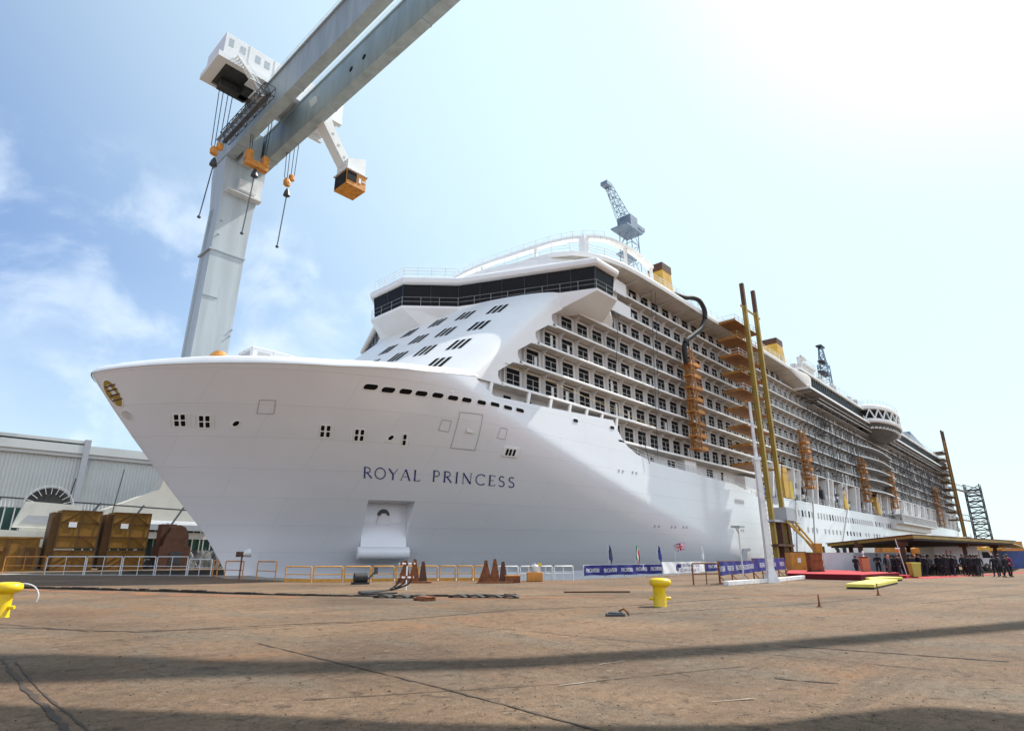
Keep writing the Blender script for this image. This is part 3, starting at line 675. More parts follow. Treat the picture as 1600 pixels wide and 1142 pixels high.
m.build('mullion', 'steel', bridge)
m = SM(); q1 = ring(.05, 30.05)
for i in range(1, len(q1) - 2):
    a, b = Vector(q1[i]), Vector(q1[i + 1]); n = max(1, int((b - a).length / 1.9))
    for h in (.55, 1.1): m.bar(a + Vector((0, 0, h)), b + Vector((0, 0, h)), .022)
    for k in range(n): p = a.lerp(b, k / n); m.bar(p, p + Vector((0, 0, 1.1)), .03)
m.build('bridge_rail', 'seam', bridge)
# ---- tiers above the bridge
T1 = [(62, 38.6), (55.2, 38.9), (53.2, 39.6), (51.4, 41.4), (49.4, 45.0), (48.2, 49.0), (47.5, 53.0)]
g1 = mirror(T1)
m = SM(); m.prism(g1, 33.7, 35.0); m.build('tier_wall', 'white', ship, smooth=30)
m = SM(); m.prism([(x - .12 if y != 38.6 else x, y + (-.1 if y < YC else .1)) for x, y in g1], 35.05, 35.35); m.build('tier_window_band', 'glass', ship)
m = SM(); m.prism([(x - .5, y + (-.4 if y < YC else .4)) for x, y in g1], 35.4, 35.75); m.prism([(x + .3, y) for x, y in g1], 35.75, 36.2); m.build('tier_roof', 'fascia', ship)
m = SM(); m.prism([(x + .6, y + (.2 if y < YC else -.2)) for x, y in g1], 36.2, 37.0); m.build('tier_wall', 'fascia', ship)
# ---- top deck with its curved front, observation ring and rails
TD = [(128.5, 36.0), (70, 36.0), (64, 36.1), (60.5, 36.3), (57.4, 36.9), (55.0, 37.9), (53.2, 39.2), (52.0, 41.2), (51.2, 44.0), (50.7, 48), (50.4, 53)]
td = mirror(TD)
m = SM(); rr = lambda d, z: [(x + (d if x < 64 else 0), y + (d if y < YC else -d), z) for x, y in td]
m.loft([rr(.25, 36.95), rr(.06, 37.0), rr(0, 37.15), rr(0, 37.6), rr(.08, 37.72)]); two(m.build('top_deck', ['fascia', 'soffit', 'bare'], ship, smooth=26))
for x in [60 + 4.6 * i for i in range(15)]:
    m = SM(); m.add([(x, 36.5, 36.95), (x, WY + .05, 36.95), (x, WY + .05, 36.45), (x + .12, 36.5, 36.95), (x + .12, WY + .05, 36.95), (x + .12, WY + .05, 36.45)], [(0, 1, 2), (3, 5, 4), (0, 2, 5, 3)]); m.build('overhang_bracket', 'primer', ship)
RG = [(69.5, 37.4), (66.0, 37.1), (62.4, 37.15), (58.8, 37.9), (56.6, 39.8), (55.3, 42.3), (54.4, 46), (53.8, 50), (53.2, 55)]
RGz = [40.7, 40.95, 41.0, 41.0, 41.0, 41.0, 41.0, 41.0, 41.0]
def smoothline(P, k=4):
    o = []
    for i in range(len(P) - 1):
        p0, p1, p2, p3 = (Vector(P[max(0, min(len(P) - 1, j))]) for j in (i - 1, i, i + 1, i + 2))
        for s in range(k):
            t = s / k; o.append(.5 * ((2 * p1) + (p2 - p0) * t + (2 * p0 - 5 * p1 + 4 * p2 - p3) * t * t + (3 * p1 - p0 - 3 * p2 + p3) * t ** 3))
    return o + [Vector(P[-1])]
full = [(x, y, z) for (x, y), z in zip(RG, RGz)]; full += [(x, 2 * YC - y, z) for x, y, z in reversed(full)]
sl_ = smoothline(full)
m = SM()
for a, b in zip(sl_, sl_[1:]): m.bar(a, b, .9, .42)
ringo = m.build('observation_ring', 'fascia', ship, smooth=40)
for x, y, z in full[::2]: m = SM(); m.bar((x, y, 37.6), (x, y, z), .34); m.build('ring_post', 'fascia', ringo)
m = SM(); m.bar((56.4, 39.6, 37.0), (56.4, 39.6, 41), .9); m.build('ring_pillar', 'fascia', ringo)
def rail(name, pts, h=1.1, st=2.0, t=.05, parent=None, m_='tube', n=3):
    m = SM()
    for a, b in zip(pts, pts[1:]):
        a, b = Vector(a), Vector(b); k = max(1, int((b - a).length / st))
        for j in range(1, n + 1): m.bar(a + Vector((0, 0, h * j / n)), b + Vector((0, 0, h * j / n)), t)
        for i in range(k): p = a.lerp(b, i / k); m.bar(p, p + Vector((0, 0, h)), t * 1.15)
    return m.build(name, m_, parent or ship)
rail('deck_rail', [(x, y + (.25 if y < YC else -.25), 37.7) for x, y in td[1:-1]], 1.15, 1.8, .045)
rail('deck_rail', [(127, 36.3, 37.7), (70, 36.3, 37.7)], 1.3, 2.2, .045)
rail('deck_rail', [(x, y, 33.9) for x, y in inw(.25)[4:8]], 1.2, 1.6, .05)
# thin handrail climbing round the ring
rail('deck_rail', [(v.x, v.y, v.z + .2) for v in sl_[12:-12:2]], .9, 2.4, .045, n=2)
# ---- after upper decks
m = SM(); m.loft([[(x, 40, 37.7), (x, y1, 37.7), (x, y1 - .2, 37.3), (x, y1, zb), (x, 40, zb)] for x, y1, zb in [(120, 36.1, 37.0), (123, 36.0, 36.4), (126, 35.7, 35.5), (129, 35.4, 34.8), (131, 35.6, 34.5)]]); m.build('overhang_end', 'primer', ship, smooth=40)
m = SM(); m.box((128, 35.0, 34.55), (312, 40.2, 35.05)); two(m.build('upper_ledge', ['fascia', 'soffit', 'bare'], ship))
m = SM(); m.box((130, 36.2, 35.05), (308, 40.5, 38.3)); ug = m.build('lounge_glazing', 'glass', ship)
m = SM(); x = 130
while x < 308:
    m.box((x, 36.1, 35.05), (x + .09, 36.19, 38.3)); x += 1.55
m.box((130, 36.08, 36.6), (308, 36.15, 36.7)); m.build('mullion', 'steel', ug)
m = SM(); m.box((126, 35.7, 38.3), (309, 42, 38.75)); m.build('upper_roof', 'fascia', ship)
m = SM(); m.box((134, 35.6, 32.9), (318, 35.75, 33.05)); m.box((134, 35.2, 33.5), (318, 35.3, 33.6)); m.build('service_pipe', 'tube', ship)
m = SM(); x = 134
while x < 300: m.box((x, 35.2, 33.5), (x + .12, 40, 33.6)); x += 5.5
m.box((134, 36.6, 32.35), (318, 39.9, 32.5)); m.build('scaffold_deck', 'grey_in', ship)
rail('deck_rail', [(128, 35.9, 38.75), (308, 35.9, 38.75)], 1.5, 2.4, .06)
m = SM()
for i in range(60):
    x = random.uniform(128, 310); h = random.uniform(.6, 2.0); w = random.uniform(.4, 2.4); y = random.uniform(36.4, 39); m.box((x, y, 38.75), (x + w, y + 1, 38.75 + h))
m.build('deck_gear', 'grey_in', ship, kind='stuff')
m = SM(); m.box((132.5, 37, 38.75), (140, 41, 41.2)); m.box((133, 36.6, 41.2), (140.6, 41.4, 41.5)); m.build('deckhouse', 'primer', ship)
rail('deck_rail', [(133, 36.7, 41.5), (140.6, 36.7, 41.5), (140.6, 41.3, 41.5)], 1.2, 1.6, .05)
m = SM()
for x in (133.6, 135.6): m.tube([(x, 38, 41.5), (x, 38, 43.2), (x + .5, 37.6, 43.6), (x + 1, 37.5, 43.0)], .35, 8)
m.build('cowl_vent', 'tube', ship, smooth=40)
# glass gallery bulging from the side
cx, ax_, by = 189.0, 14.0, 6.2
def gal(s, z, d=0): return [(cx + (ax_ * s + d) * math.cos(R(t)), 37.2 - (by * s + d) * math.sin(R(t)) ** .75, z) for t in range(0, 181, 9)]
def galring(zs, m): m.loft([gal(s, z) for s, z in zs], closed=False)
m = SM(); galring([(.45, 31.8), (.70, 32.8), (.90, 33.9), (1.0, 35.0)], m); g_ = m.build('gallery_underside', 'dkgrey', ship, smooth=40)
m = SM(); galring([(1.0, 34.9), (1.04, 35.2), (1.04, 35.9), (1.0, 36.1)], m); galring([(1.0, 38.4), (1.03, 38.6), (1.03, 39.4), (.98, 39.7), (.5, 39.9)], m); m.build('gallery_rim', 'fascia', ship, smooth=40)
m = SM(); galring([(.96, 36.0), (.96, 38.5)], m); gg = m.build('gallery_glazing', 'glass', ship)
m = SM(); a, b = gal(1.0, 36.05), gal(1.0, 38.45)
for i in range(len(a) - 1): m.bar(a[i], b[i + 1], .28) if i % 2 else m.bar(b[i], a[i + 1], .28)
m.build('gallery_strut', 'fascia', gg)
m = SM(); a = gal(.9, 33.9)
for p in a[2:-2]: m.box((p[0] - .3, p[1] - .3, p[2] - .35), (p[0] + .3, p[1] + .3, p[2] + .1))
m.build('gallery_lamp', 'fascia', g_)
rail('deck_rail', gal(.98, 39.7), 1.2, 2.0, .06)
m = SM(); m.box((205, 37.5, 38.75), (238, 44, 40.5)); m.prism([(244, 37), (268, 37), (268, 43), (244, 43)], 38.75, [43, 40.4, 40.4, 43]); m.build('deckhouse', 'bluesteel', ship)
m = SM(); m.tube([(226, 41, 40), (226, 41, 46)], 1.0, 10); m.tube([(226, 41, 46), (226, 41, 47.2)], 1.5, 10); m.build('exhaust_pipe', 'bluesteel', ship, smooth=40)
# stepped stern terraces
m = SM()
for k in range(1, 8): m.box((X1 - max(0, k - 2) * 1.6, YN, SL[k] - .3), (X1 + 4 - k * .8, 76, SL[k])); m.box((X1 - max(0, k - 3) * 2.2 - .1, 40, SL[k]), (X1 - 2 - k * .8, 74, SL[k] + 2.5))
m.build('stern_terrace', 'primer', ship)
# ---- lifeboat deck: recess, posts, machinery
m = SM(); m.box((59, 41.6, 10.5), (326, 42.2, 17.4)); m.box((104, 38.4, 17.2), (326, 42.4, 17.36)); m.build('promenade_wall', 'grey_in', ship)
m = SM(); m.box((60, 39.9, 12.4), (104, 41.5, 14.5)); m.box((77, 38.6, 12.6), (80.5, 40, 14.6)); m.box((97, 38.4, 11.2), (104, 40, 14)); m.build('deck_casing', 'white', ship)
m = SM()
for x in (66.5, 70, 74.6, 86.5, 91.5): m.box((x, 39.83, 12.9), (x + (1.9 if x in (74.6, 86.5) else .7), 39.89, 14.2))
m.build('doorway', 'hole', ship)
rail('deck_rail', [(62.3, 38.25, 13.35), (66, 38.25, 12.9), (90, 38.25, 12.15), (97, 38.25, 11.0), (104, 38.25, 10.1)], 1.1, 1.6, .05)
for i in range(20):
    x = 108.5 + 10.6 * i; m = SM()
    for dx in (-.1, 3.1):
        m.add([(x + dx, 38.3, 11.6), (x + dx + .75, 38.3, 11.6), (x + dx + .75, 39.4, 11.6), (x + dx, 39.4, 11.6), (x + dx + .25, 37.7, 17.5), (x + dx + .8, 37.7, 17.5), (x + dx + .8, 40, 17.5), (x + dx + .25, 40, 17.5)], [(0, 3, 2, 1), (4, 5, 6, 7), (0, 1, 5, 4), (1, 2, 6, 5), (2, 3, 7, 6), (3, 0, 4, 7)])
    m.box((x, 38.6, 15.2), (x + 4, 39.2, 15.6)); m.build('davit', 'fascia', ship)
m = SM()
for i in range(700):
    x = random.uniform(105, 324); w = random.uniform(.3, 2.4); h = random.uniform(.4, 3.8); y = random.uniform(38.6, 41); m.box((x, y, 11.6), (x + w, y + .5, 11.6 + h)) if i % 3 else m.bar((x, y, 11.6), (x + w * 2 - 2, y, 13 + h), .14)
m.build('deck_gear', 'steel', ship, kind='stuff')
m = SM()
for i in range(120):
    x = random.uniform(105, 324); z = random.uniform(12, 15); m.box((x, 38.5, z), (x + random.uniform(.3, 1.6), 38.9, z + random.uniform(.2, 1.4)))
m.build('deck_gear', 'tube', ship, kind='stuff')
rail('deck_rail', [(108, 38.15, 11.62), (326, 38.15, 11.62)], 1.1, 2.2, .06)
m = SM(); m.box((192, 34.6, 10.0), (243, 38, 10.35)); m.box((192, 34.6, 12.3), (243, 38, 12.5)); x = 192
while x < 243: m.box((x, 34.6, 10.3), (x + .25, 34.9, 12.3)); x += 1.7
m.box((192, 36.5, 8.6), (243, 38, 10)); m.build('tender_platform', 'tube', ship)
# clutter of workers' gear along the after balconies
m = SM(); m2 = SM()
for i in range(420):
    k = random.randint(1, 6); x = random.uniform(140, 322); z = SL[k]; (m if i % 3 else m2).box((x, 38.05, z), (x + random.uniform(.08, .9), 38.15, z + random.uniform(.8, 2.3)))
m.build('balcony_screen', 'grey_in', ship, kind='stuff'); m2.build('balcony_screen', 'tarp', ship, kind='stuff')
rl = SM()
for k in range(1, 7):
    for h in (.5, 1.0): rl.bar((112, 38.1, SL[k] + h), (320, 38.1, SL[k] + h), .05)
    x = 112
    while x < 320: rl.bar((x, 38.1, SL[k]), (x, 38.1, SL[k] + 1.05), .06); x += 2.2
rl.build('balcony_rail', 'tube', ship)
sc_ = SM()
for x0, x1, n in ((132, 168, 26), (206, 322, 95)):
    for i in range(n):
        x = random.uniform(x0, x1); z = random.choice(SL[1:6]); h = random.choice((2.8, 5.6, 8.4, 11.2)); y = 37.5 + random.uniform(-.5, .3); sc_.bar((x, y, z), (x + random.uniform(-.1, .1), y, min(35, z + h)), .11)
        if random.random() < .6: sc_.bar((x, y, z + 1.2), (x + random.uniform(3, 9), y, z + 1.2 + random.uniform(-.3, .3)), .10)
        if random.random() < .35: sc_.bar((x, y, z + .1), (x + 3, y, z + 2.8), .09)
        if random.random() < .35: sc_.box((x, 37.2, z + .9), (x + random.uniform(1, 4), 38.4, z + 1.0))
sc_.build('scaffold_tube', 'dkgrey', ship, kind='stuff')
# hanging wires and the sloping light rail along the low balconies
m = SM()
for x, z0, z1 in [(68.4, 13.5, 37), (59.6, 23, 30.3), (69.6, 20, 37.2), (147, 14, 32), (163, 20, 34), (171, 14, 34), (139, 12, 30), (266, 12, 34)]: m.bar((x, 37.9, z0), (x + .3, 37.2, z1), .06)
m.bar((66, 37.8, 12.6), (64.8, 37.9, 17), .06); m.build('hanging_cable', 'rope', ship)
m = SM(); m.tube([(40 + 2 * i, 37.9, 19.3 - .14 * i + .3) for i in range(20)], .03, 5); m.build('guide_wire', 'olive', ship)
# ------------------------------------------------------------------ things on the ship
def stack(x, y, z, w, d, h, label):
    t = thing('vent_stack', label, 'vent stack', (x, y, z), 0, 'yellow stacks on the top deck')
    m = MB(); m.add([(0, 0, 0), (w * 1.3, 0, 0), (w * 1.3, d, 0), (0, d, 0), (.1, 0, h), (w, 0, h), (w, d, h), (.1, d, h)], [(0, 3, 2, 1), (4, 5, 6, 7), (0, 1, 5, 4), (1, 2, 6, 5), (2, 3, 7, 6), (3, 0, 4, 7)]); m.build('casing', 'ochre', t)
    m = MB(); m.box((0, -.05, h), (w + .1, d + .05, h + 1.3)); m.build('cap', 'dkbrown', t)
    m = MB(); m.box((w * .3, -.06, .4), (w * .8, -.01, h * .5)); m.build('louvre', 'olive', t)
stack(80.3, 41.2, 37.72, 2.9, 2.6, 8.2, 'tall yellow stack with dark cap, nearest to the observation ring on the top deck')
stack(131.0, 41.2, 41.5, 3.6, 3, 5.2, 'yellow stack with dark cap further aft, behind the twin yellow mast columns')
# lattice deck crane behind the observation ring
t = thing('lattice_crane', 'blue-grey lattice jib crane rising behind the observation ring of the ship', 'crane', (97.5, 57, 37.72))
m = MB(); m.lattice((0, 0, 0), (.2, 0, 29), 3.8, 2.7, 8, .09); m.build('tower', 'bluesteel', t)
m = MB(); m.box((-3.6, -2.0, 28.4), (2.6, 2, 28.7)); m.box((-1.5, -1.6, 28.7), (1.3, 1.6, 31.8)); m.box((1.3, -1.4, 30.0), (4.6, 1.4, 30.8)); m.build('slewing_platform', 'bluesteel', t); m = MB(); m.box((-2.6, -1.7, 23.0), (2.8, 1.7, 23.2)); m.build('landing', 'bluesteel', t)
m = MB(); m.lattice((-1.0, 0, 31.6), (-6.9, 0, 36.6), 1.7, 1.1, 8, .07); m.box((-8.4, -.8, 36.0), (-6.6, .8, 36.8)); m.build('jib', 'bluesteel', t)
m = MB(); m.bar((-7.8, 0, 36.4), (-3.4, 0, 28.8), .06); m.bar((-7.4, .4, 36.4), (-3, .4, 28.8), .06); m.build('hoist_rope', 'rope', t)
t = thing('lattice_mast', 'slim blue lattice mast standing on the after top deck beside the deckhouses', 'mast', (229, 57, 40))
m = MB(); m.lattice((0, 0, 0), (0, 0, 28), 3.8, 3.2, 9, .2); m.lattice((0, 0, 27), (0, 0, 35), 2.4, 1.1, 4, .18); m.build('tower', 'bluesteel', t)
m = MB(); m.box((-4.5, -1, 24.5), (4.5, 1, 25)); m.box((-3, -1, 28.8), (3, 1, 29.2)); m.box((-2.2, -1, 34.8), (2.2, 1, 35.3)); m.bar((-4, 0, 18), (4.5, 0, 18.8), .4); m.build('cross_platform', 'steel', t)
# dark suction hose hanging from the top deck into an orange climber
o = MB((85.5, 37, 17)); P = smoothline([(74.5, 36.6, 38.1), (77, 36.3, 38.3), (79.3, 36, 38.9), (81.2, 35.8, 38.8), (82.3, 35.7, 37.2), (80.9, 35.8, 34.6), (78.3, 36.2, 32.6), (76.4, 36.5, 31.2), (76.2, 36.7, 29.6), (76.8, 36.9, 28.0)], 8)
o.tube(P, .36, 12); r = o.build('suction_hose', 'black', None, smooth=60); r.location = (85.5, 37, 17); tag(r, 'thick black hose curling from the top deck down into an orange climbing scaffold', 'hose')
def climber(x, z0, z1, label, w=1.5):
    t = thing('climbing_scaffold', label, 'scaffold', (x, 37.1, z0), 0, 'orange climbing scaffolds on the balconies')
    H = z1 - z0; m = MB(); m.box((w * .06, -.1, .2), (w * .34, .1, H)); m.lattice((w * .22, -.3, 0), (w * .22, -.3, H), w * .5, w * .45, max(4, int(H / 1.2)), .08); m.build('mast', 'scaff', t)
    z = .1
    while z < H - 1:
        m = MB(); m.box((-.3, -.8, z), (w * 1.55, .55, z + .16)); m.box((w * .5, -.8, z + .16), (w * 1.55, -.72, z + .5)); m.bar((-.2, -.8, z + 1.1), (w * 1.5, -.8, z + 1.1), .06); m.bar((w * 1.5, -.8, z), (w * 1.5, -.8, z + 1.1), .06); m.bar((w * 1.5, -.8, z + .1), (w * .4, -.6, z + 1.4), .08)
        m.build('tray', 'orange' if random.random() < .5 else 'scaff', t); z += 1.75
climber(77.0, 15.6, 30.6, 'orange ladder-like climbing scaffold on the balconies under the black hose', 2.0)
climber(123.5, 14, 25.5, 'orange climbing scaffold just behind the twin yellow mast columns', 2.2)
climber(166.5, 14.2, 25, 'orange climbing scaffold above the after hull, between a yellow hoist pair', 2.6)
climber(196.5, 14.2, 24.5, 'thin orange climbing scaffold below the glass gallery', 2.4)
# yellow hoists along the lifeboat deck
def hoist(x, z, s, label):
    t = thing('deck_hoist', label, 'hoist', (x, 37.9, z), 0, 'yellow hoists on the lifeboat deck')
    m = MB(); m.box((0, 0, 0), (1.5 * s, 1.2, 2.4 * s)); m.box((.2, -.05, 2.4 * s), (1.2 * s, 1.1, 2.9 * s)); m.build('cabinet', 'ochre', t, bevel=.04)
    m = MB(); m.box((1.7 * s, .1, -.1), (2.5 * s, 1, 1.7 * s)); m.build('motor_housing', 'yellow', t, bevel=.05)
    m = MB(); m.bar((.7 * s, .5, 2.8 * s), (-.6 * s, -.6, 3.6 * s), .16); m.box((.4 * s, .2, 2.9 * s), (.9 * s, .8, 3.4 * s)); m.build('boom', 'dkbrown', t)
hoist(113.5, 11.7, 1.9, 'tall yellow hoist cabinet on the lifeboat deck beside the twin mast columns')
hoist(151, 11.7, 1.3, 'yellow hoist with separate motor box, second along the lifeboat deck')
hoist(181, 12.0, 1.5, 'yellow hoist with dark cap standing above the hanging tender platform')
b = MB((103, 38, 11.6)); b.box((102.4, 37.9, 11.6), (105.2, 39, 13.0)); b.box((102.5, 37.8, 11.8), (105.1, 37.9, 12.1)); b.box((102.3, 37.85, 13.0), (105.3, 39.1, 13.1)); r = b.build('gas_crate', 'blueb'); r.location = (103, 38, 11.6); tag(r, 'small blue steel crate at the edge of the lifeboat deck', 'crate')
# ------------------------------------------------------------------ large mast climbing platforms
def mastclimber(x, z1, label, nlev, sc=1.0, col='olive', ply='scaff'):
    t = thing('mast_platform', label, 'work platform', (x, 33, 0), 0, 'twin-column mast platforms')
    for dx, top in ((-2.4, z1), (2.4, z1 + .3)):
        m = MB(); m.box((dx - .32, -.32, 0), (dx + .32, .32, top - 4)); z = 1
        m.box((dx - .42, -.1, 0), (dx + .42, .1, top - 4))
        m.build('column', col, t); m = MB(); m.box((dx - .3, -.3, top - 4), (dx + .3, .3, top)); m.build('column_top', 'dkbrown', t)
    m = MB(); m.bar((-4, 0, z1 - 4.4), (4, 0, z1 - 4.4), .22); m.build('tie_bar', col, t)
    for i in range(nlev):
        z = 14.4 + 2.83 * i; m = MB(); m.box((-6.2, .3, z), (2.9, 3.5, z + .16)); m.box((-6.2, .3, z + .16), (-6.1, 3.5, z + .4)); p = m.build('platform', ply, t)
        m = MB()
        for h in (.6, 1.1): m.bar((-6.2, .35, z + h), (2.9, .35, z + h), .05); m.bar((-6.15, .35, z + h), (-6.15, 3.5, z + h), .05)
        for q in range(7): m.bar((-6.2 + 1.5 * q, .35, z), (-6.2 + 1.5 * q, .35, z + 1.1), .05)
        m.build('guard_rail', 'olive' if i % 2 else 'tube', p)
    m = MB(); m.box((-3.6, -.8, 6.4), (3.6, 1.2, 6.7)); m.box((.2, -1.3, 6.7), (4.0, 1, 8.6)); m.build('drive_unit', 'greyp', t)
    m = MB()
    for h in (.5, 1.0, 1.6): m.bar((3.8, -1.3, 8 + h), (6, -1.3, 8 + h), .06)
    for q in range(4): m.bar((4 + .6 * q, -1.3, 6.7), (4 + .6 * q, -1.3, 9.8), .06)
    m.box((3.8, -1.4, 6.5), (6.2, .5, 6.7)); m.build('guard_rail', 'tube', t)
    m = MB(); m.box((-4.5, -1.2, 0), (4, 1.6, .9)); m.box((-3.8, -1, 3.0), (2.6, 1, 3.3)); m.box((-.6, -.6, .9), (.4, .6, 6.4)); m.box((2.2, -.6, .9), (3.3, .6, 6.4)); m.build('base_frame', 'dkbrown', t)
    for a, b in (((.5, -1, 6.6), (8.5, -4.2, .3)), ((4.2, -1, 6.6), (14, -2.5, .3)), ((5.8, 0, 6.6), (16, -1, .3))):
        m = MB(); m.bar(a, b, .22); m.build('brace', 'ochre', t)
    return t
mastclimber(94.0, 44.6, 'tall twin yellow mast columns carrying stacked orange work platforms against the ship', 9)
mastclimber(288, 49, 'distant twin brown mast columns with stacked platforms near the stern', 10, col='brown', ply='brown_d')
climber(268, 12, 26, 'dark orange climbing scaffold near the stern, beside the distant mast columns', 3)
# ------------------------------------------------------------------ lattice stair tower beyond the stern
t = thing('stair_tower', 'dark lattice stair tower with two gangways beyond the stern of the ship', 'tower', (388, 37, 0))
m = MB(); m.lattice((0, 0, 0), (0, 0, 36.5), 6.6, 6.4, 13, .34)
for k in range(13): m.box((-3.2, -3.2, 2.81 * k), (3.2, 3.2, 2.81 * k + .2)); m.bar((-3.3, -3, 2.81 * k), (-3.3, 3, 2.81 * k + 2.7), .7, .25); m.bar((-3.4, -3, 2.81 * k + 1), (-3.4, 3, 2.81 * k + 1), .14); m.bar((-3, -3.3, 2.81 * k + 1), (3, -3.3, 2.81 * k + 1), .14)
m.build('frame', 'steel', t)
for z in (32.5, 18.0):
    m = MB(); a, b = (-3, 2, z), (-58, 8, z + .5)
    for dz in (0, 2.6): m.bar((a[0], a[1], a[2] + dz), (b[0], b[1], b[2] + dz), .35)
    m.bar(a, b, 2.0, .2)
    for i in range(12): q = [a[k] + (b[k] - a[k]) * i / 12 for k in range(3)]; m.bar(q, (q[0], q[1], q[2] + 2.6), .14)
    m.box((-6, -3, z - .4), (-3, 3, z)); m.build('gangway', 'seam', t)
# ------------------------------------------------------------------ gantry crane
t = thing('gantry_crane', 'huge pale grey goliath gantry crane with twin girders spanning over the bow', 'crane', (30, 92, 0))
G0 = (30, 92, 0)
def GM(): return MB(G0)
m = GM()
def legring(x0, x1, d, z): return [(x0, 88, z), (x1, 88, z), (x1, 88 + d, z), (x0, 88 + d, z)]
m.loft([legring(27.3, 32.2, 4.2, 0), legring(27.7, 32.6, 4.2, 28), legring(27.9, 32.95, 4.3, 46), legring(28.15, 33.25, 4.4, 54.6), legring(27.82, 34.28, 5.0, 60.8), legring(27.82, 34.28, 5.0, 67.9)])
leg = m.build('leg', 'crane', t)
m = GM(); m.box((27.6, 87.85, 45.9), (33.1, 87.99, 46.15)); m.box((27.55, 88, 45.9), (27.85, 92.25, 46.15)); m.box((27.85, 87.9, 38.4), (30.0, 87.99, 38.55)); m.build('joint_band', 'crane_s', leg)
m = GM(); m.box((28.4, 86.6, 56.2), (33.8, 88, 56.4)); m.box((30.2, 87.2, 57.4), (33.0, 88, 59.2)); wk = m.build('walkway', 'tube', leg); rail('walkway_rail', [(0, 0, 0)] * 0 or [(28.4 - 30, 86.6 - 92, 56.4), (33.8 - 30, 86.6 - 92, 56.4)], 1.3, .6, .06, wk)
m = GM(); m.box((32.5, 87.7, 56.4), (34.0, 87.98, 60.5)); m.build('door', 'crane_w', leg)
for x0, x1 in ((27.7, 29.2), (32.85, 34.4)):
    m = GM(); m.box((x0, -62, 62.6), (x1, 93.2, 68.1)); g_ = m.build('girder', 'girder', t)
    m = GM()
    for y in (84, 66, 45, 24, 3, -18, -39): m.box((x0 - .012, y, 62.5), (x1 + .012, y + .35, 68.12))
    m.box((x0 - .25, -62, 68.1), (x1 + .25, 93.2, 68.3)); m.build('joint_band', 'crane_s', g_)
    if x0 > 30:
        m = GM()
        for y in (60.5, 57.4): m.slab([(x0, y + .42 * math.cos(R(a)), 65.2 + .42 * math.sin(R(a))) for a in range(0, 360, 24)], (-.015, 0, 0))
        m.build('opening', 'hole', g_)
m = GM(); m.box((29.6, 86, 62), (32.4, 92.9, 67.7)); m.build('end_tie', 'crane', t)
m = GM()
for x0 in (27.62, 32.77):
    for y in range(-60, 88, 3): m.bar((x0, y, 68.3), (x0, y, 69.3), .06)
    for h in (68.8, 69.3): m.bar((x0, -60, h), (x0, 88, h), .05)
m.build('girder_rail', 'tube', t)
m = GM(); z = 2
m.bar((27.6, 91.2, 20), (28.0, 91.2, 54), .12); m.bar((27.6, 90.6, 20), (28.0, 90.6, 54), .12)
while z < 33: m.bar((27.62 + z * .012, 90.6, 20 + z), (27.62 + z * .012, 91.2, 20 + z), .06); z += .5
m.build('leg_ladder', 'crane_s', leg)
m = GM()
for x, z in ((28.6, 51), (28.5, 48.6), (32.6, 34), (32.4, 33)): m.box((x, 87.8, z), (x + .22, 87.99, z + .22))
m.build('junction_box', 'crane_s', leg)
# trolley with machinery house
HX0, HX1, HY0, HY1, HZ0, HZ1 = 21.0, 40, 75.0, 81.6, 69.3, 73.0
m = GM(); m.box((HX0, HY0, HZ0), (HX1, HY1, HZ1)); mh = m.build('machinery_house', 'crane_w', t, bevel=.05)
m = GM()
for x, z, w, h in [(21.6, 71.0, .6, 1.3), (23.2, 70.9, .7, 1.2), (25.4, 70.8, .75, 1.25), (26.8, 70.8, .75, 1.25), (29.4, 70.7, .75, 1.25)]: m.box((x, HY0 - .03, z), (x + w, HY0 - .005, z + h))
m.build('window', 'crane_s', mh)
m = GM()
for x in (24.4, 28.2, 31): m.box((x, HY0 - .05, HZ0), (x + .12, HY0 - .01, HZ1))
m.build('panel_joint', 'tube', mh); rail('roof_rail', [(HX0 - 30, HY1 - 92, HZ1), (HX0 - 30, HY0 - 92, HZ1), (HX1 - 30, HY0 - 92, HZ1)], 1.1, 1.6, .05, mh)
m = GM(); m.box((HX0 - .6, HY0 - .2, HZ0 - .9), (HX1, HY0 + .7, HZ0 - .02)); m.box((HX0 - .6, HY1 - .5, HZ0 - .9), (HX1, HY1, HZ0 - .02)); m.box((HX0 - .6, HY0 + .7, HZ0 - .9), (HX0 + .8, HY1 - .5, HZ0 - .02)); m.build('trolley_frame', 'crane_w', t)
m = GM(); m.box((HX0 + .9, HY0 + .75, HZ0 - .6), (HX1 - 8, HY1 - .55, HZ0 - .03)); m.box((25.4, 77.5, 67.4), (27, 80, 69)); m.box((22.5, 79.0, 67.4), (26.5, 80.5, 68.6)); m.build('winch', 'steel', t)
m = GM()
for a, b in (((22.8, HY0 - .7, 69.5), (25.6, HY0 - .7, 67.0)), ((25.2, HY0 - .7, 67.0), (27.2, HY0 - .7, 65.2))):
    for h in (0, 1.1): m.bar((a[0], a[1], a[2] + h), (b[0], b[1], b[2] + h), .18 if h == 0 else .07)
    m.bar((a[0], a[1] + .8, a[2]), (b[0], b[1] + .8, b[2]), .18)
    for i in range(9): q = [a[k] + (b[k] - a[k]) * i / 9 for k in range(3)]; m.bar(q, (q[0], q[1] + .8, q[2]), .3, .06); m.bar(q, (q[0], q[1], q[2] + 1.1), .05)
m.box((24.8, HY0 - .9, 66.8), (27.0, HY0 + 1, 66.95)); m.box((25.6, HY0 - .9, 65.0), (27.6, HY0 + 1, 65.15)); m.build('stair', 'crane_w', t)
m = GM(); m.lattice((26.2, 70, 63.2), (26.2, 85, 63.2), 1.5, 1.5, 10, .06); m.box((25.9, 70, 62.4), (26.5, 85, 62.46)); m.build('side_gallery', 'steel', t)
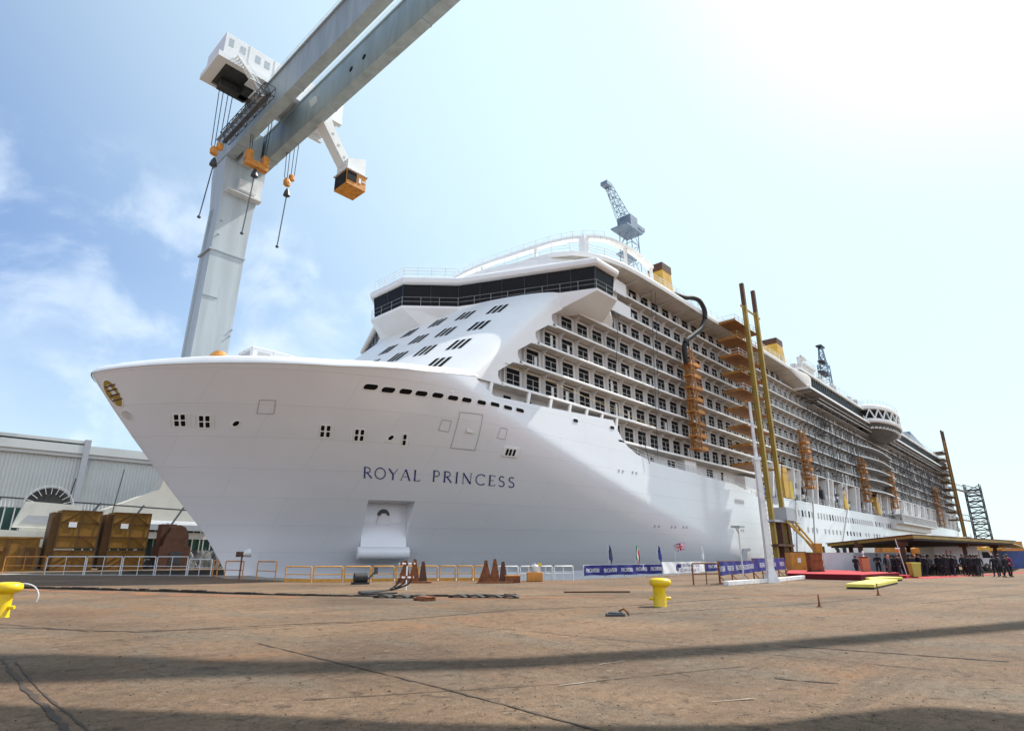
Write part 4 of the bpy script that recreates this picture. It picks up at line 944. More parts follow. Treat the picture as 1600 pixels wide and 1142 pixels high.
def hookblock(x, y, z, kind, zl, tx):
    m = GM()
    if kind == 'wide':
        m.box((x - 1.7, y - .5, z), (x + 1.7, y + .5, z + .9)); m.box((x - 1.7, y - .6, z + .7), (x - .8, y + .6, z + 2.4)); m.box((x + .8, y - .6, z + .7), (x + 1.7, y + .6, z + 2.4))
    else:
        m.lathe([(.05, 0), (.6, .3), (.68, .9), (.45, 1.5)], (x - .2, y, z), 10, .9, .6); m.lathe([(.3, 0), (.55, .3), (.55, .9), (.25, 1.2)], (x + .45, y, z + 1.4), 10, .9, .6)
    b_ = m.build('hook_block', 'orange', t, bevel=0)
    m = GM(); m.lathe([(.12, 0), (.55, .25), (.4, .9), (.15, 1.5)], (x, y, z - 1.7), 8); m.build('hook', 'steel', b_)
    m = GM()
    for dx in (-1.2, -.9, .9, 1.2) if kind == 'wide' else (-.7, -.25, .3, .8): m.bar((x + dx, y, z + 1.5), (x + dx * 1.3, y + .3, 68), .09)
    m.bar((x, y, z - 1.6), (x + tx, y, zl), .13); m.lathe([(.1, 0), (.28, .2), (.1, .5)], (x + tx, y, zl - .3), 8); m.build('rope', 'rope', b_)
hookblock(23.8, 80, 56.0, 'swivel', 46, -.6); hookblock(29.6, 80, 57.2, 'wide', 46, -.5); hookblock(34.8, 80, 56.4, 'swivel', 46, -.4)
# drop arm with the orange operator's cab
m = GM(); m.loft([[(x - w, 69.4, z), (x + w, 69.4, z), (x + w, 71.2, z), (x - w, 71.2, z)] for x, w, z in [(33.4, .95, 66), (35.2, .9, 62.2), (39.2, .85, 57.0)]]); arm = m.build('cab_arm', 'crane_w', t)
m = GM()
for x, z in ((35.9, 61.3), (37.0, 59.9), (38.1, 58.4)): m.slab([(x + .22 * math.cos(R(a)), 69.38, z + .22 * math.sin(R(a))) for a in range(0, 360, 30)], (0, -.015, 0))
m.build('opening', 'seam', arm)
m = GM(); m.prism([(38.3, 68.6), (41.3, 68.6), (41.3, 71.6), (38.3, 71.6)], [56.3, 55.9, 55.9, 56.3], [58.0, 59.3, 59.3, 58.0]); m.build('cab_bracket', 'crane_w', arm)
m = GM(); m.box((38.2, 68.4, 53.6), (41.5, 71.8, 56.0)); cb = m.build('operator_cab', 'orange', t, bevel=.05)
m = GM(); m.box((38.12, 68.6, 53.8), (38.19, 71.6, 55.8)); m.box((38.25, 68.32, 54.3), (39.8, 68.39, 55.8)); m.build('cab_window', 'glass', cb)
m = GM(); m.box((40.2, 68.33, 54.5), (40.6, 68.39, 55.4)); m.box((40.7, 68.33, 54.9), (41.4, 68.39, 55.05)); m.box((38.0, 68.2, 56.0), (41.7, 72, 56.15)); m.build('cab_trim', 'tube', cb)
KC = 1.63   # the crane stands behind the hall: everything above was laid out at a smaller size, grown here to its true size
t.location = (30 * KC, 92 * KC, 1.7 - 1.7 * KC); t.scale = (KC, KC, KC)
# ------------------------------------------------------------------ far quay on the left: hall, annex, machines
t = thing('assembly_hall', 'pale ribbed assembly hall with green glazing along its foot, far left behind the dock', 'hall', (10, 124, 0), R(-3))
m = MB(); m.prism([(-70, 0), (60, 0), (60, 12), (-70, 12)], 0, 9.2); m.build('lower_wall', 'cream', t)
m = MB(); y0 = 0; pts = []; x = -70
while x < 60: pts += [(x, -.30), (x + .1, -.21), (x + .3, -.21), (x + .4, -.30)]; x += .5
m.prism(pts + [(60, 12), (-70, 12)], 9.0, 17.6); m.build('ribbed_wall', 'shed', t)
m = MB(); m.box((-70, -.9, 17.6), (60, 12, 18.2)); m.box((-70, -1.3, 18.2), (60, 12, 19.6)); m.box((-70, -1.2, 19.9), (15, 12, 20.4)); m.build('eaves', 'shed', t)
m = MB(); m.box((14.4, -1.4, 8.8), (15.3, -.36, 20.6)); m.box((36, -1.2, 9), (36.6, -.36, 18)); m.build('column', 'greyp', t)
m = MB(); m.box((-69, -.25, 1.5), (59, -.02, 8.9)); gl = m.build('glazing', 'shedgreen', t)
m = MB(); x = -69
while x < 59: m.box((x, -.40, 1.5), (x + .18, -.26, 8.9)); x += 1.25
m.box((-69, -.42, 4.6), (59, -.40, 4.9)); m.build('glazing_bar', 'shed', gl)
t = thing('annex_building', 'beige low annex with a sloping roofline and canopy frame in front of the ribbed hall', 'building', (24, 112, 0))
m = MB(); m.slab([(1.6, 0, 7.2), (18, 0, 7.2), (18, 0, 16.0), (10.6, 0, 14.6), (10.1, 0, 12.3), (2.8, 0, 8.6), (1.6, 0, 8.3)], (0, 4, 0)); m.build('wall', 'beige', t)
m = MB(); m.slab([(1.6, -4, 6.0), (18, -4, 6.0), (18, 0, 7.0), (1.6, 0, 7.0)], (0, 0, .25)); m.box((1.6, -4.2, 5.6), (18, -4, 6.5)); m.build('canopy_roof', 'greyp', t)
m = MB(); m.bar((-14, -2, 9.6), (18, -2, 8.9), .2)
for x in (-12, -6, 0, 6, 12): m.bar((x + 1.6, -2, 9.4), (x - .6, -3.8, 6.2), .22)
m.build('canopy_frame', 'steel', t); m = MB(); m.box((3, -3.6, 4.3), (18, -3.4, 5.3)); m.build('sign_band', 'cream', t)
m = MB()
for x in (2, 7, 13): m.box((x, -3.2, 0), (x + .4, -2.8, 5.6))
m.build('pillar', 'greyp', t); m = MB(); m.box((2, 0, 1.2), (18, 1, 7.19)); gz = m.build('glazing', 'shedgreen', t); m = MB(); x = 2
while x < 18: m.box((x, -.1, 1.2), (x + .16, -.003, 7.1)); x += 1.2
m.build('glazing_bar', 'cream', gz)
m = MB(); m.bar((-2.6, -.3, 5), (-1.9, -.3, 13), .15); m.bar((3.6, -.3, 5), (4.3, -.3, 15), .12); m.build('downpipe', 'steel', t)
def powerbox(x, w, label):
    t = thing('machine_container', label, 'container', (x, 90, 0), R(-2), 'brown machine containers')
    for k, (z0, z1) in enumerate(((0, 2.35), (2.55, 7.0))):
        m = MB(); m.box((0, 0, z0), (w, 3.2, z1)); b_ = m.build('box', 'brown', t)
        m = MB(); zs_ = [z0, z1 - .15] + ([z0 + 1.3, z0 + 2.9] if k else [])
        for z in zs_: m.box((-.05, -.08, z), (w + .05, -.001, z + .15))
        for x_ in (-.06, w * .48, w - .1): m.box((x_, -.10, z0 + .02), (x_ + .16, -.081, z1 - .02))
        for q in (0, 1):
            zz = (z1 - 1.45, z0 + .2)[q]; m.bar((.2 if not q else .2, -.05, zz if q else zz), (w * .45, -.05, zz + 1.25), .14, .06) if not k or q == 0 else None
            m.bar((w - .15, -.05, zz), (w * .55, -.05, zz + 1.25), .14, .06)
        m.build('frame', 'brown_d', b_)
    m = MB(); m.box((w * .22, -.10, 5.0), (w * .42, -.085, 5.6)); m.build('notice', 'bwhite', t)
    m = MB(); m.box((-.8, .2, .2), (-.02, 3, 6.7)); m.build('duct', 'brown_d', t)
powerbox(17.2, 4.1, 'brown two-tier machine container with a pale notice, nearest the cable reel')
powerbox(22.7, 4.2, 'brown two-tier machine container standing right of its twin, nearer the ship')
t = thing('cable_reel_machine', 'cream machine with a big dark half-round cable reel with pale spokes', 'machine', (13.4, 97, 0))
m = MB(); C_ = (3.5, 0, 7.7); m.slab([(C_[0] + 2.4 * math.cos(R(a)), 0, C_[2] + 2.4 * math.sin(R(a))) for a in range(-30, 211, 12)], (0, 1.0, 0)); rl_ = m.build('reel', 'black', t)
m = MB()
for a in range(0, 181, 18): m.bar((C_[0] + 1.6 * math.cos(R(a)), -.12, C_[2] + 1.6 * math.sin(R(a))), (C_[0] + 2.8 * math.cos(R(a)), -.12, C_[2] + 2.8 * math.sin(R(a))), .06)
m.tube([(C_[0] + 2.65 * math.cos(R(a)), -.12, C_[2] + 2.65 * math.sin(R(a))) for a in range(0, 181, 12)], .04, 5); m.build('spoke', 'tube', rl_)
m = MB(); m.slab([(.2, -1, 5.0), (7, -1, 5.0), (7, -1, 8.0), (1.0, -1, 8.2)], (0, .9, 0)); m.build('housing', 'cream', t); m = MB(); m.slab([(.9, -1.06, 5.6), (4.6, -1.06, 5.5), (4.6, -1.06, 6.5), (1.5, -1.06, 6.5)], (0, .05, 0)); m.build('window', 'greyp', t)
m = MB(); m.slab([(-2, -2.5, 4.0), (6.5, -2.5, 1.9), (6.5, -2.5, 4.4), (-2, -2.5, 4.7)], (0, 2, 0)); m.box((1, -.8, 0), (6, .8, 5)); m.build('conveyor', 'cream', t)
rail('guard_rail', [(-2.5, -2.5, 4.7), (1.2, -2.5, 4.7)], 2.0, .9, .08, t)
t = thing('winch_unit', 'rusty brown winch unit behind the leftmost orange railing', 'machine', (8.6, 90.6, 0))
m = MB(); m.box((1.6, 0, 0), (7.2, 2.4, 3.6)); m.box((1.4, -.1, 3.6), (7.4, 2.5, 3.8)); m.build('housing', 'brown', t); m = MB(); m.box((4.2, -.14, .4), (4.5, -.02, 3.5)); m.box((5.4, -.14, .4), (6.9, -.02, 2.6)); m.lathe([(.9, 0), (.9, .5)], (3, -.4, 2.2), 14); m.build('frame', 'brown_d', t); m = MB()
for i in range(6): m.box((1.7, -.1, .5 + .5 * i), (2.1, -.03, .75 + .5 * i))
m.build('marking', 'bwhite', t)
t = thing('drum_machine', 'dark brown round-topped machine between the brown containers and the bow', 'machine', (28.6, 90, 0))
m = MB(); m.box((0, 0, 0), (3.9, 3, 2.9)); m.build('base', 'dkbrown', t); m = MB(); m.slab([(.4, .3, 2.9), (3.6, .3, 2.9), (3.5, .3, 4.4), (3.0, .3, 5.4), (2.2, .3, 5.7), (1.3, .3, 5.4), (.7, .3, 4.2)], (0, 2, 0)); m.box((.2, .9, 2.9), (2, 2.6, 5.8)); m.build('hood', 'dkbrown', t); m = MB(); m.box((1.4, -.04, .6), (2.9, -.005, 2.2)); m.build('panel', 'steel', t)
t = thing('scrap_heap', 'black heap of scrap and hoses on the far dock edge beside the stem', 'heap', (35, 91, 0))
rows = [[(x, y, max(0, 2.3 * (1 - ((x + .5) / 8.5) ** 2) * (1 - ((y - 1.5) / 2.5) ** 2)) + random.uniform(-.3, .35)) for x in [-9 + .45 * i for i in range(40)]] for y in [-1 + .4 * j for j in range(13)]]
m = MB(); m.grid(rows); m.build('rubble', 'black', t)
m = MB()
for i in range(26): x = random.uniform(-8, 7); m.bar((x, random.uniform(-.8, 1), .3), (x + random.uniform(-2, 2), 1, random.uniform(1.5, 2.8)), .1)
m.build('scrap_bar', 'steel', t)
t = thing('white_cabin', 'white container cabin with a grey window glimpsed above the bulwark of the bow', 'cabin', (20.6, 50, 16.0))
m = MB(); m.box((0, 0, 0), (6.5, 3, 3.1)); m.box((-.06, -.06, 3.1), (6.56, 3.06, 3.2)); m.build('body', 'crane_w', t, bevel=.04); m = MB(); m.box((.5, -.04, 1.9), (1.6, -.005, 2.8)); m.box((-.04, .5, 1.2), (-.005, 2.5, 2.9)); m.build('window', 'seam', t)
m = MB()
for x in (0, 1.9, 6.4): m.box((x, -.07, 0), (x + .1, -.02, 3.1))
m.build('post', 'tube', t)
b = MB((20.1, 56, 16)); b.lathe([(.9, 0), (.9, 3.4), (.5, 3.9), (0, 4.0)], (20.1, 56, 16), 12); r = b.build('deck_winch', 'orange', None, smooth=30); r.location = (20.1, 56, 16); tag(r, 'small orange winch drum peeking above the bow bulwark below the crane leg', 'winch')
# ------------------------------------------------------------------ rails along the dock edge
def panel(L_, m_, name, label, group, a, b, h=1.1, toe=False, mids=1, n2=1):
    ang = math.atan2(b[1] - a[1], b[0] - a[0]); t = thing(name, label, 'railing', (a[0], a[1], 0), ang, group)
    l = math.hypot(b[0] - a[0], b[1] - a[1]) - .12; m = MB(); r = .045
    m.tube([(.05, 0, 0), (.05, 0, h - .05), (.10, 0, h), (l - .05, 0, h), (l, 0, h - .05), (l, 0, 0)], r, 8); m.build('frame', m_, t, smooth=50)
    m = MB(); m.tube([(.05, 0, h * .5), (l, 0, h * .5)], r * .75, 6); m.build('mid_rail', m_, t)
    if n2: m = MB(); m.tube([(l / 2, 0, 0), (l / 2, 0, h)], r * .75, 6); m.build('middle_post', m_, t)
    if toe: m = MB(); m.box((0, -.03, .02), (l, .03, .22)); m.build('toe_board', 'railyel', t)
    return t
RL = [(11.03, 77.16), (13.35, 71.7), (15.64, 67.9), (17.62, 64.4), (19.7, 62.1), (21.33, 59.0), (22.5, 56.6)]
desc = ['orange railing panel leftmost in front of the rusty winch unit', 'white railing panel in front of the nearest brown container', 'white railing panel below the gap between the two brown containers', 'white railing panel in front of the second brown container', 'white railing panel in front of the dark drum machine', 'white railing panel at the stem of the ship, in front of the scrap heap']
for i in range(6): panel(0, 'orange' if i == 0 else 'tube', 'railing_panel', desc[i], 'railing panels at the head of the dock', RL[i], RL[i + 1], 1.62 if i < 5 else 1.4)
OR = [(22.4, 56.2), (21.45, 52.9)], [(20.75, 49.8), (21.1, 47.2)], [(21.4, 45.7), (21.35, 42.5)]
for (a, b), d in zip(OR, ['small orange railing panel right beside the stem of the ship', 'orange railing panel below the floodlight lamp', 'orange railing panel between the floodlight and the long yellow rail']): panel(0, 'orange', 'railing_panel', d, 'railing panels at the head of the dock', a, b, 1.3, n2=0)
YL = [(20.6, 39.4), (21.83, 38.2), (23.4, 37.4), (25.05, 36.95), (26.48, 36.2), (27.85, 35.5), (29.29, 34.7), (30.2, 33.8), (31.1, 32.85), (31.88, 32.0)]
YL = [(20.9, 40.4), (21.9, 38.5), (23.6, 37.4), (25.3, 36.6), (26.7, 35.8), (28.0, 35.0), (29.2, 34.1), (30.2, 33.3), (31.1, 32.5), (31.9, 31.7)]
yd = ['short first', 'second', 'third', 'fourth', 'fifth, behind the left rusty fender stand', 'sixth, right of the left rusty fender stand', 'seventh', 'eighth', 'last, behind the right rusty fender stand']
for i in range(9): panel(0, 'railyel', 'railing_panel', 'yellow railing panel with toe board, %s from the left' % yd[i] if ',' not in yd[i] else 'yellow railing panel with toe board, ' + yd[i], 'yellow railing panels below the bow', YL[i], YL[i + 1], 1.0, True, n2=0)
GL_ = [(32.0, 31.1), (33.2, 30.0), (34.4, 29.2), (35.3, 28.6), (36.6, 27.7)]
for i in range(4): panel(0, 'tube', 'railing_panel', ['thin grey railing panel right of the rusty fender stands', 'thin grey railing panel behind the small orange pump', 'thin grey railing panel just right of the orange pump', 'thin grey railing panel ending at the blue banner'][i], 'thin grey railing panels', GL_[i], GL_[i + 1], .98)
# floodlight
t = thing('floodlight', 'round silver floodlight on a bent post beside the orange railing', 'floodlight', (20.9, 47.4, 0), R(20))
m = MB(); m.tube([(0, 0, 0), (0, 0, 1.75)], .06, 8); m.build('post', 'rust', t); m = MB(); m.lathe([(.12, -.34), (.2, -.3), (.34, .12), (.36, .22), (.3, .26), (0, .26)], (0, 0, 0), 18); lo = m.build('lamp', 'tube', t, smooth=40); lo.location = (.25, -.2, 1.9); lo.rotation_euler = (R(75), 0, R(60))
m = MB(); m.box((-.42, -.2, 1.62), (-.05, .2, 2.0)); m.build('ballast_box', 'dkbrown', t)
# rusty fender stands
def fender(x, y, label, hose=False):
    t = thing('fender_stand', label, 'fender stand', (x, y, 0), R(-42), 'rusty fender stands by the yellow rail')
    for k, dx in enumerate((-.55, .05, .6)):
        hh = (1.42, 1.5, 1.34)[k]; y0 = -.1 + .12 * k; m = MB()
        m.slab([(dx - .50 + .12 * k, y0, .1), (dx + .40 - .06 * k, y0, .1), (dx + .14, y0, hh * .75), (dx + .08, y0, hh), (dx - .10, y0, hh), (dx - .16, y0, hh * .75)], (0, .1, 0)); m.build('plate', 'rust' if k != 2 else 'dkbrown', t)
    m = MB(); m.box((-1.1, -.5, 0), (1.2, .5, .10)); m.build('base', 'rust', t); return t
fender(26.0, 32.9, 'rusty orange fender stand with three tapering plates, left one behind the white valve pipe')
fender(29.5, 28.9, 'rusty orange fender stand with three tapering plates, right one near the orange pump')
t = thing('valve_pipe', 'white T-shaped water standpipe with hoses in front of the left fender stand', 'standpipe', (20.4, 26.4, 0), R(-42))
m = MB(); m.tube([(0, 0, 0), (0, 0, 1.35)], .035, 8); m.tube([(-.42, 0, 1.3), (.42, 0, 1.3)], .045, 8); m.tube([(-.38, 0, .62), (.38, 0, .62)], .045, 8); m.build('pipe', 'bwhite', t)
m = MB()
for dx in (-.3, 0, .3): m.lathe([(.05, -.09), (.07, 0), (.05, .09)], (dx, -.02, 1.3), 8); m.lathe([(.05, -.09), (.07, 0), (.05, .09)], (dx, -.02, .62), 8)
m.build('valve', 'rust', t)
for k, d in enumerate(['black hose looping from the standpipe to the left, outermost', 'black hose looping from the standpipe, middle of the three', 'black hose from the standpipe hugging the joint, innermost']):
    x, y = 20.4 - .2 + .2 * k, 26.4 + .2 - .2 * k; m = MB((x, y, 0))
    P = smoothline([(x, y, .62), (x - .15, y + .1, .3), (x - .8, y - .1 + .3 * k, .05), (x - 2.2, y - .9 + .5 * k, .05), (x - 3.2, y - 1.5 + .7 * k, .06), (x - 3.6, y - 1.9 + .4 * k, .05), (x - 3.1, y - 2.2 + .2 * k, .05), (x - 2.4, y - 2.4 + .2 * k, .05)], 5)
    m.tube(P, .045, 6); r = m.build('hose', 'black', None, smooth=50); r.location = (x, y, 0); tag(r, d, 'hose', 'hoses at the standpipe')
def mats(x, y, n, label):
    t = thing('rubber_mat', label, 'mat', (x, y, 0), R(-52), 'folded rubber mats on the quay')
    for i in range(n):
        m = MB(); P = [(.75 * i + .75 * k / 6, 0, .03 + .10 * math.sin(math.pi * k / 6)) for k in range(7)]; m.loft([[(p[0], -.35, p[2]), (p[0], .3, p[2]), (p[0], .3, max(.005, p[2] - .06)), (p[0], -.35, max(.005, p[2] - .06))] for p in P]); m.build('fold', 'black', t)
mats(16.0, 22.8, 3, 'row of folded black rubber mats below the standpipe hoses'); mats(18.2, 20.5, 4, 'row of folded black rubber mats further right along the pavement joint')
b = MB((16.3, 19.9, 0)); b.box((16.0, 19.5, 0), (16.6, 20.2, .11)); b.box((16.05, 19.45, .11), (16.55, 20.1, .16)); r = b.build('rusty_block', 'rust', None, bevel=.02); r.location = (16.3, 19.9, 0); tag(r, 'flat rusty block lying between the two rows of rubber mats', 'block')
t = thing('pump_unit', 'small orange pump with a silver motor by the grey railing', 'pump', (33.2, 28.6, 0), R(-45))
m = MB(); m.box((-.55, -.3, 0), (.55, .4, .62)); m.build('body', 'orange', t, bevel=.06); m = MB(); m.lathe([(.2, 0), (.24, .1), (.24, .4), (.12, .5)], (.1, 0, .62), 12); m.tube([(-.3, 0, .62), (-.3, 0, 1.0), (.1, 0, 1.2)], .05, 6); m.build('motor', 'tube', t, smooth=40); m = MB(); m.box((.2, -.1, 1.0), (.5, .2, 1.2)); m.build('cap', 'yellow', t)
t = thing('toolbox', 'rusty toolbox on the quay beside the right fender stand', 'box', (30.6, 28.3, 0), R(-42)); m = MB(); m.box((-.5, -.25, 0), (.5, .25, .42)); m.build('box', 'rust', t); m = MB(); m.box((-.53, -.28, .42), (.53, .28, .48)); m.build('lid', 'orange', t)
t = thing('winch_drum', 'small black winch drum at the foot of the yellow railing', 'winch', (22.6, 33.9, 0), R(-20)); m = MB(); m.tube([(-.4, 0, .38), (.4, 0, .38)], .3, 12); m.box((-.5, -.35, 0), (.5, .35, .12)); m.build('drum', 'black', t, smooth=40); m = MB(); m.bar((.5, 0, .3), (.95, 0, .8), .09); m.box((.85, -.1, .6), (1.05, .1, 1.0)); m.build('lever', 'steel', t)
# bollards
def bollard(x, y, rz, label, sc=1):
    t = thing('mooring_bollard', label, 'bollard', (x, y, 0), rz, 'yellow mooring bollards'); t.scale = (sc, sc, sc)
    m = MB(); m.lathe([(.0, 0), (.25, 0), (.235, .04), (.225, .3), (.225, .62), (.26, .66), (.33, .70), (.36, .76), (.36, .83), (.33, .89), (.24, .93), (.1, .945), (0, .945)], n=32)
    # the head leans out to one side
    m.v = [Vector((v.x + (.07 if v.z > .66 else 0) * (1 if v.x > 0 else .3), v.y, v.z)) for v in m.v]; m.build('post', 'bolly', t, smooth=50)
    for s in (-1, 1): m = MB(); m.lathe([(0, .0), (.055, 0), (.055, .17), (.045, .19), (0, .19)], n=12); m.v = [Vector((s * (.2 + v.z), v.x, .26 + v.y)) for v in m.v]; m.build('peg', 'bolly', t, smooth=50)
    return t
bollard(20.15, 11.5, R(42.8 - 90), 'yellow mooring bollard with two pegs in the middle of the quay')
bollard(3.55, 23.6, R(42.8 - 90), 'yellow mooring bollard at the left border, head and peg partly cut off', 1.02)
m = MB((4.3, 25.6, 0)); m.tube([(4.3 + .42 * math.cos(R(a)), 25.6 - .2 * math.cos(R(a)), .42 + .42 * math.sin(R(a))) for a in range(-20, 201, 12)], .022, 6); r = m.build('mooring_ring', 'tube'); r.location = (4.3, 25.6, 0); tag(r, 'thin steel mooring ring standing behind the left bollard', 'ring')
# stakes, drain lump, planks
for x, y, h, l in [(23.64, 7.27, .40, 'rusty stake with a round foot, nearer of the two'), (32.19, 7.33, .52, 'rusty stake in front of the yellow pad')]:
    t = thing('rusty_stake', l, 'stake', (x, y, 0), 0, 'rusty stakes on the quay'); m = MB(); m.lathe([(.055, 0), (.03, h * .4), (.022, h), (0, h)], n=10); m.build('rod', 'rust', t, smooth=40); m = MB(); m.lathe([(0, 0), (.1, 0), (.09, .03), (0, .05)], n=12); m.build('foot', 'rust', t)
t = thing('iron_cleat', 'low dark iron lump lying on the concrete left of the bollard', 'cleat', (16.06, 10.68, 0), R(-47)); m = MB(); m.box((-.28, -.16, 0), (.26, .16, .07)); m.lathe([(.16, .07), (.14, .11), (.0, .13)], (0, 0, 0), 12, 1.5, .8); m.build('plate', 'steel', t, bevel=.015); m = MB(); m.tube([(.1, .0, .13), (.24, -.05, .2), (.36, 0, .1), (.4, .02, .02)], .03, 6); m.build('lug', 'rust', t)
for i, (x, y, a) in enumerate([(24.6, 18.6, -44), (25.4, 17.9, -40), (26.0, 17.3, -52)]):
    m = MB((x, y, 0)); m.bar((x - .55, y, .035), (x + .75, y, .035 + .004 * i), .14, .06); r = m.build('timber_plank', 'dkbrown'); r.location = (x, y, 0); r.rotation_euler = (0, 0, R(a)); tag(r, ['dark timber plank on the quay left of the bollard, leftmost of three', 'dark timber plank on the quay, middle of three', 'dark timber plank on the quay, nearest the bollard'][i], 'plank', 'dark planks on the quay')
# ------------------------------------------------------------------ banners and flags
def banner(pts, z0, z1, m_, words, label, name='banner', legs=False, wcol='bwhite', logo=False, n=24):
    """cloth hung along a fence line; words = list of (centre 0..1, width 0..1, text)"""
    A = Vector((pts[0][0], pts[0][1], 0)); Bv = Vector((pts[1][0], pts[1][1], 0)); d = (Bv - A); ln = d.length; d.normalize(); nrm = Vector((d.y, -d.x, 0))
    t = thing(name, label, 'banner', A, 0, 'sponsor banners along the dock edge')
    seed = random.random() * 9
    def pos(u, v, off): return d * (ln * u) + nrm * (off + .035 * math.sin(u * ln * 1.1 + seed + v * 1.3) + .02 * math.sin(u * ln * 3.7 + v * 4)) + Vector((0, 0, z0 + (z1 - z0) * v - .02 * (1 - v) * math.sin(u * ln * 2.2 + seed)))
    m = MB(); NN = int(ln * 4) + 2; m.grid([[pos(i / NN, v, 0) for i in range(NN + 1)] for v in (0, .25, .5, .75, 1)]); m.grid([[pos(i / NN, v, -.02) for i in range(NN + 1)] for v in (0, .25, .5, .75, 1)]); c = m.build('cloth', m_, t, smooth=60)
    for u0, w, s, v0, vh in words:
        m = MB(); text(m, s, lambda u, v, q: pos(u0 - w / 2 + w * u, v0 + v * vh, .012 + q), .16, 1.9 if vh > .3 else 1.35); m.build('lettering', wcol, c)
    if logo:
        m = MB(); k = 0     # white emblem: a head with streaming strands of hair
        H_ = (z1 - z0); S_ = .78 * H_ / ln
        for j in range(5):
            pl = [(.36 + S_ * (.42 * math.cos(R(a)) * (1 - .13 * j)) - S_ * .1 * j * 0, .42 + .40 * math.sin(R(a)) * (1 - .13 * j)) for a in range(20, 215 + j * 8, 13)]
            ribbon(m, [(x_ * 1.0, y_) for x_, y_ in pl], .032, lambda u, v, q: pos(u, v, .012 + q), .003 * j)
        m.build('emblem', 'navy', c)
    m = MB(); p = d; 
    for i in range(max(2, int(ln / 2.2)) + 1):
        u = i / max(2, int(ln / 2.2)); b = d * ln * u - nrm * .06; m.bar(b, b + Vector((0, 0, z1 + .03)), .07)
        if legs: m.bar(b, b + nrm * .5, .06); m.bar(b + nrm * .0 + Vector((0, 0, .5)), b + nrm * .45, .05)
    m.bar(-nrm * .06 + Vector((0, 0, z1)), d * ln - nrm * .06 + Vector((0, 0, z1)), .05); m.build('fence', 'rust' if legs else 'tube', t)
    return t
F_ = 'FINCANTIERI'
banner([(38.2, 28.0), (47.4, 26.7)], .28, 1.02, 'blue', [(.10, .15, F_, .3, .36), (.31, .15, F_, .3, .36), (.52, .15, F_, .32, .36), (.72, .15, F_, .34, .36), (.92, .15, F_, .36, .36)], 'long blue banner with repeated white lettering, left of the white banner')
banner([(47.5, 26.65), (54.9, 26.4)], .26, 1.18, 'bwhite', [(.62, .46, 'PRINCESS', .55, .28), (.62, .44, 'CRUISES', .14, .24)], 'white banner with a streaming-hair emblem and navy lettering, between blue banners', wcol='navy', logo=True)
banner([(55.0, 26.4), (60.0, 26.1)], .34, 1.1, 'blue', [(.35, .5, F_, .35, .36)], 'short blue banner just right of the white banner')
banner([(38.6, 17.6), (47.0, 18.7)], .5, 1.34, 'blue', [(.06, .14, F_[4:], .3, .36), (.29, .17, F_, .3, .36), (.53, .17, F_, .32, .36), (.72, .17, F_, .33, .36), (.91, .15, F_, .36, .36)], 'nearer blue banner on rusty legs in front of the white mast base', legs=True)
banner([(47.2, 18.8), (58.0, 20.2)], .55, 1.5, 'blue', [(.22, .15, F_, .3, .34), (.55, .15, F_, .32, .34), (.86, .15, F_, .33, .34)], 'nearer blue banner right of the white mast, ending at the red stage', legs=True)
for pts, l in [([(36.0, 18.2), (38.3, 17.4)], 'low rusty barrier left of the nearer blue banner')]:
    panel(0, 'rust', 'rusty_barrier', l, None, pts[0], pts[1], 1.25)
def flag(x, y, cols, label, drape):
    t = thing('flag', label, 'flag', (x, y, 0), R(-47), 'flags behind the banners')
    m = MB(); m.tube([(0, 0, 0), (0, 0, 2.7)], .028, 6); m.build('pole', 'pole', t); n = len(cols); prev = 0
    for i, cname in enumerate(cols):
        u0, u1 = i / n, (i + 1) / n; m = MB()
        def fp(u, v): return (.03 + drape * u * (1 - .25 * v) + .05 * math.sin(6 * v + 5 * u), .09 * math.sin(7 * u + 3 * v), 2.62 - 1.15 * v - .55 * u)
        m.grid([[fp(u0 + (u1 - u0) * a / 4, v / 8) for a in range(5)] for v in range(9)]); m.build('stripe', cname, t, smooth=60)
    return t
flag(42.4, 28.6, ['sailb', 'steel'], 'drooping dark blue flag, leftmost of the flags behind the banners', .3)
flag(45.2, 27.8, ['green', 'bwhite', 'ukred'], 'drooping green white and red flag behind the long blue banner', .34)
flag(48.0, 27.3, ['sailb', 'sailb'], 'drooping plain blue flag at the edge of the white banner', .3)
uk = thing('flag', 'union flag in red white and blue flying above the white banner', 'flag', (50.6, 27.1, 0), R(-47), 'flags behind the banners')
m = MB(); m.tube([(0, 0, 0), (.1, 0, 2.75)], .028, 6); m.build('pole', 'pole', uk)
def up_(u, v, o_): return (.1 + .95 * u - .1 * v, .1 * math.sin(6 * u + 2 * v) - o_, 2.65 - .62 * (1 - v) - .38 * u * 0 + .25 * u)
m = MB(); m.grid([[up_(i / 10, j / 6, 0) for i in range(11)] for j in range(7)]); fu = m.build('cloth', 'sailb', uk, smooth=60)
for col_, ww, lines, o_ in [('bwhite', .17, [((0, 0), (1, 1)), ((0, 1), (1, 0))], .006), ('ukred', .07, [((0, 0), (1, 1)), ((0, 1), (1, 0))], .012), ('bwhite', .3, [((.5, 0), (.5, 1)), ((0, .5), (1, .5))], .018), ('ukred', .17, [((.5, 0), (.5, 1)), ((0, .5), (1, .5))], .026)]:
    m = MB()
    for k, (a, b) in enumerate(lines): ribbon(m, subdiv([a, b], 8), ww, lambda u, v, q: up_(min(1, max(0, u)), min(1, max(0, v)), o_ + .002 * q), k)
    m.build('cross', col_, fu)
flag(55.4, 26.9, ['bwhite', 'bwhite', 'hazepole'], 'limp pale flag right of the union flag', .26)
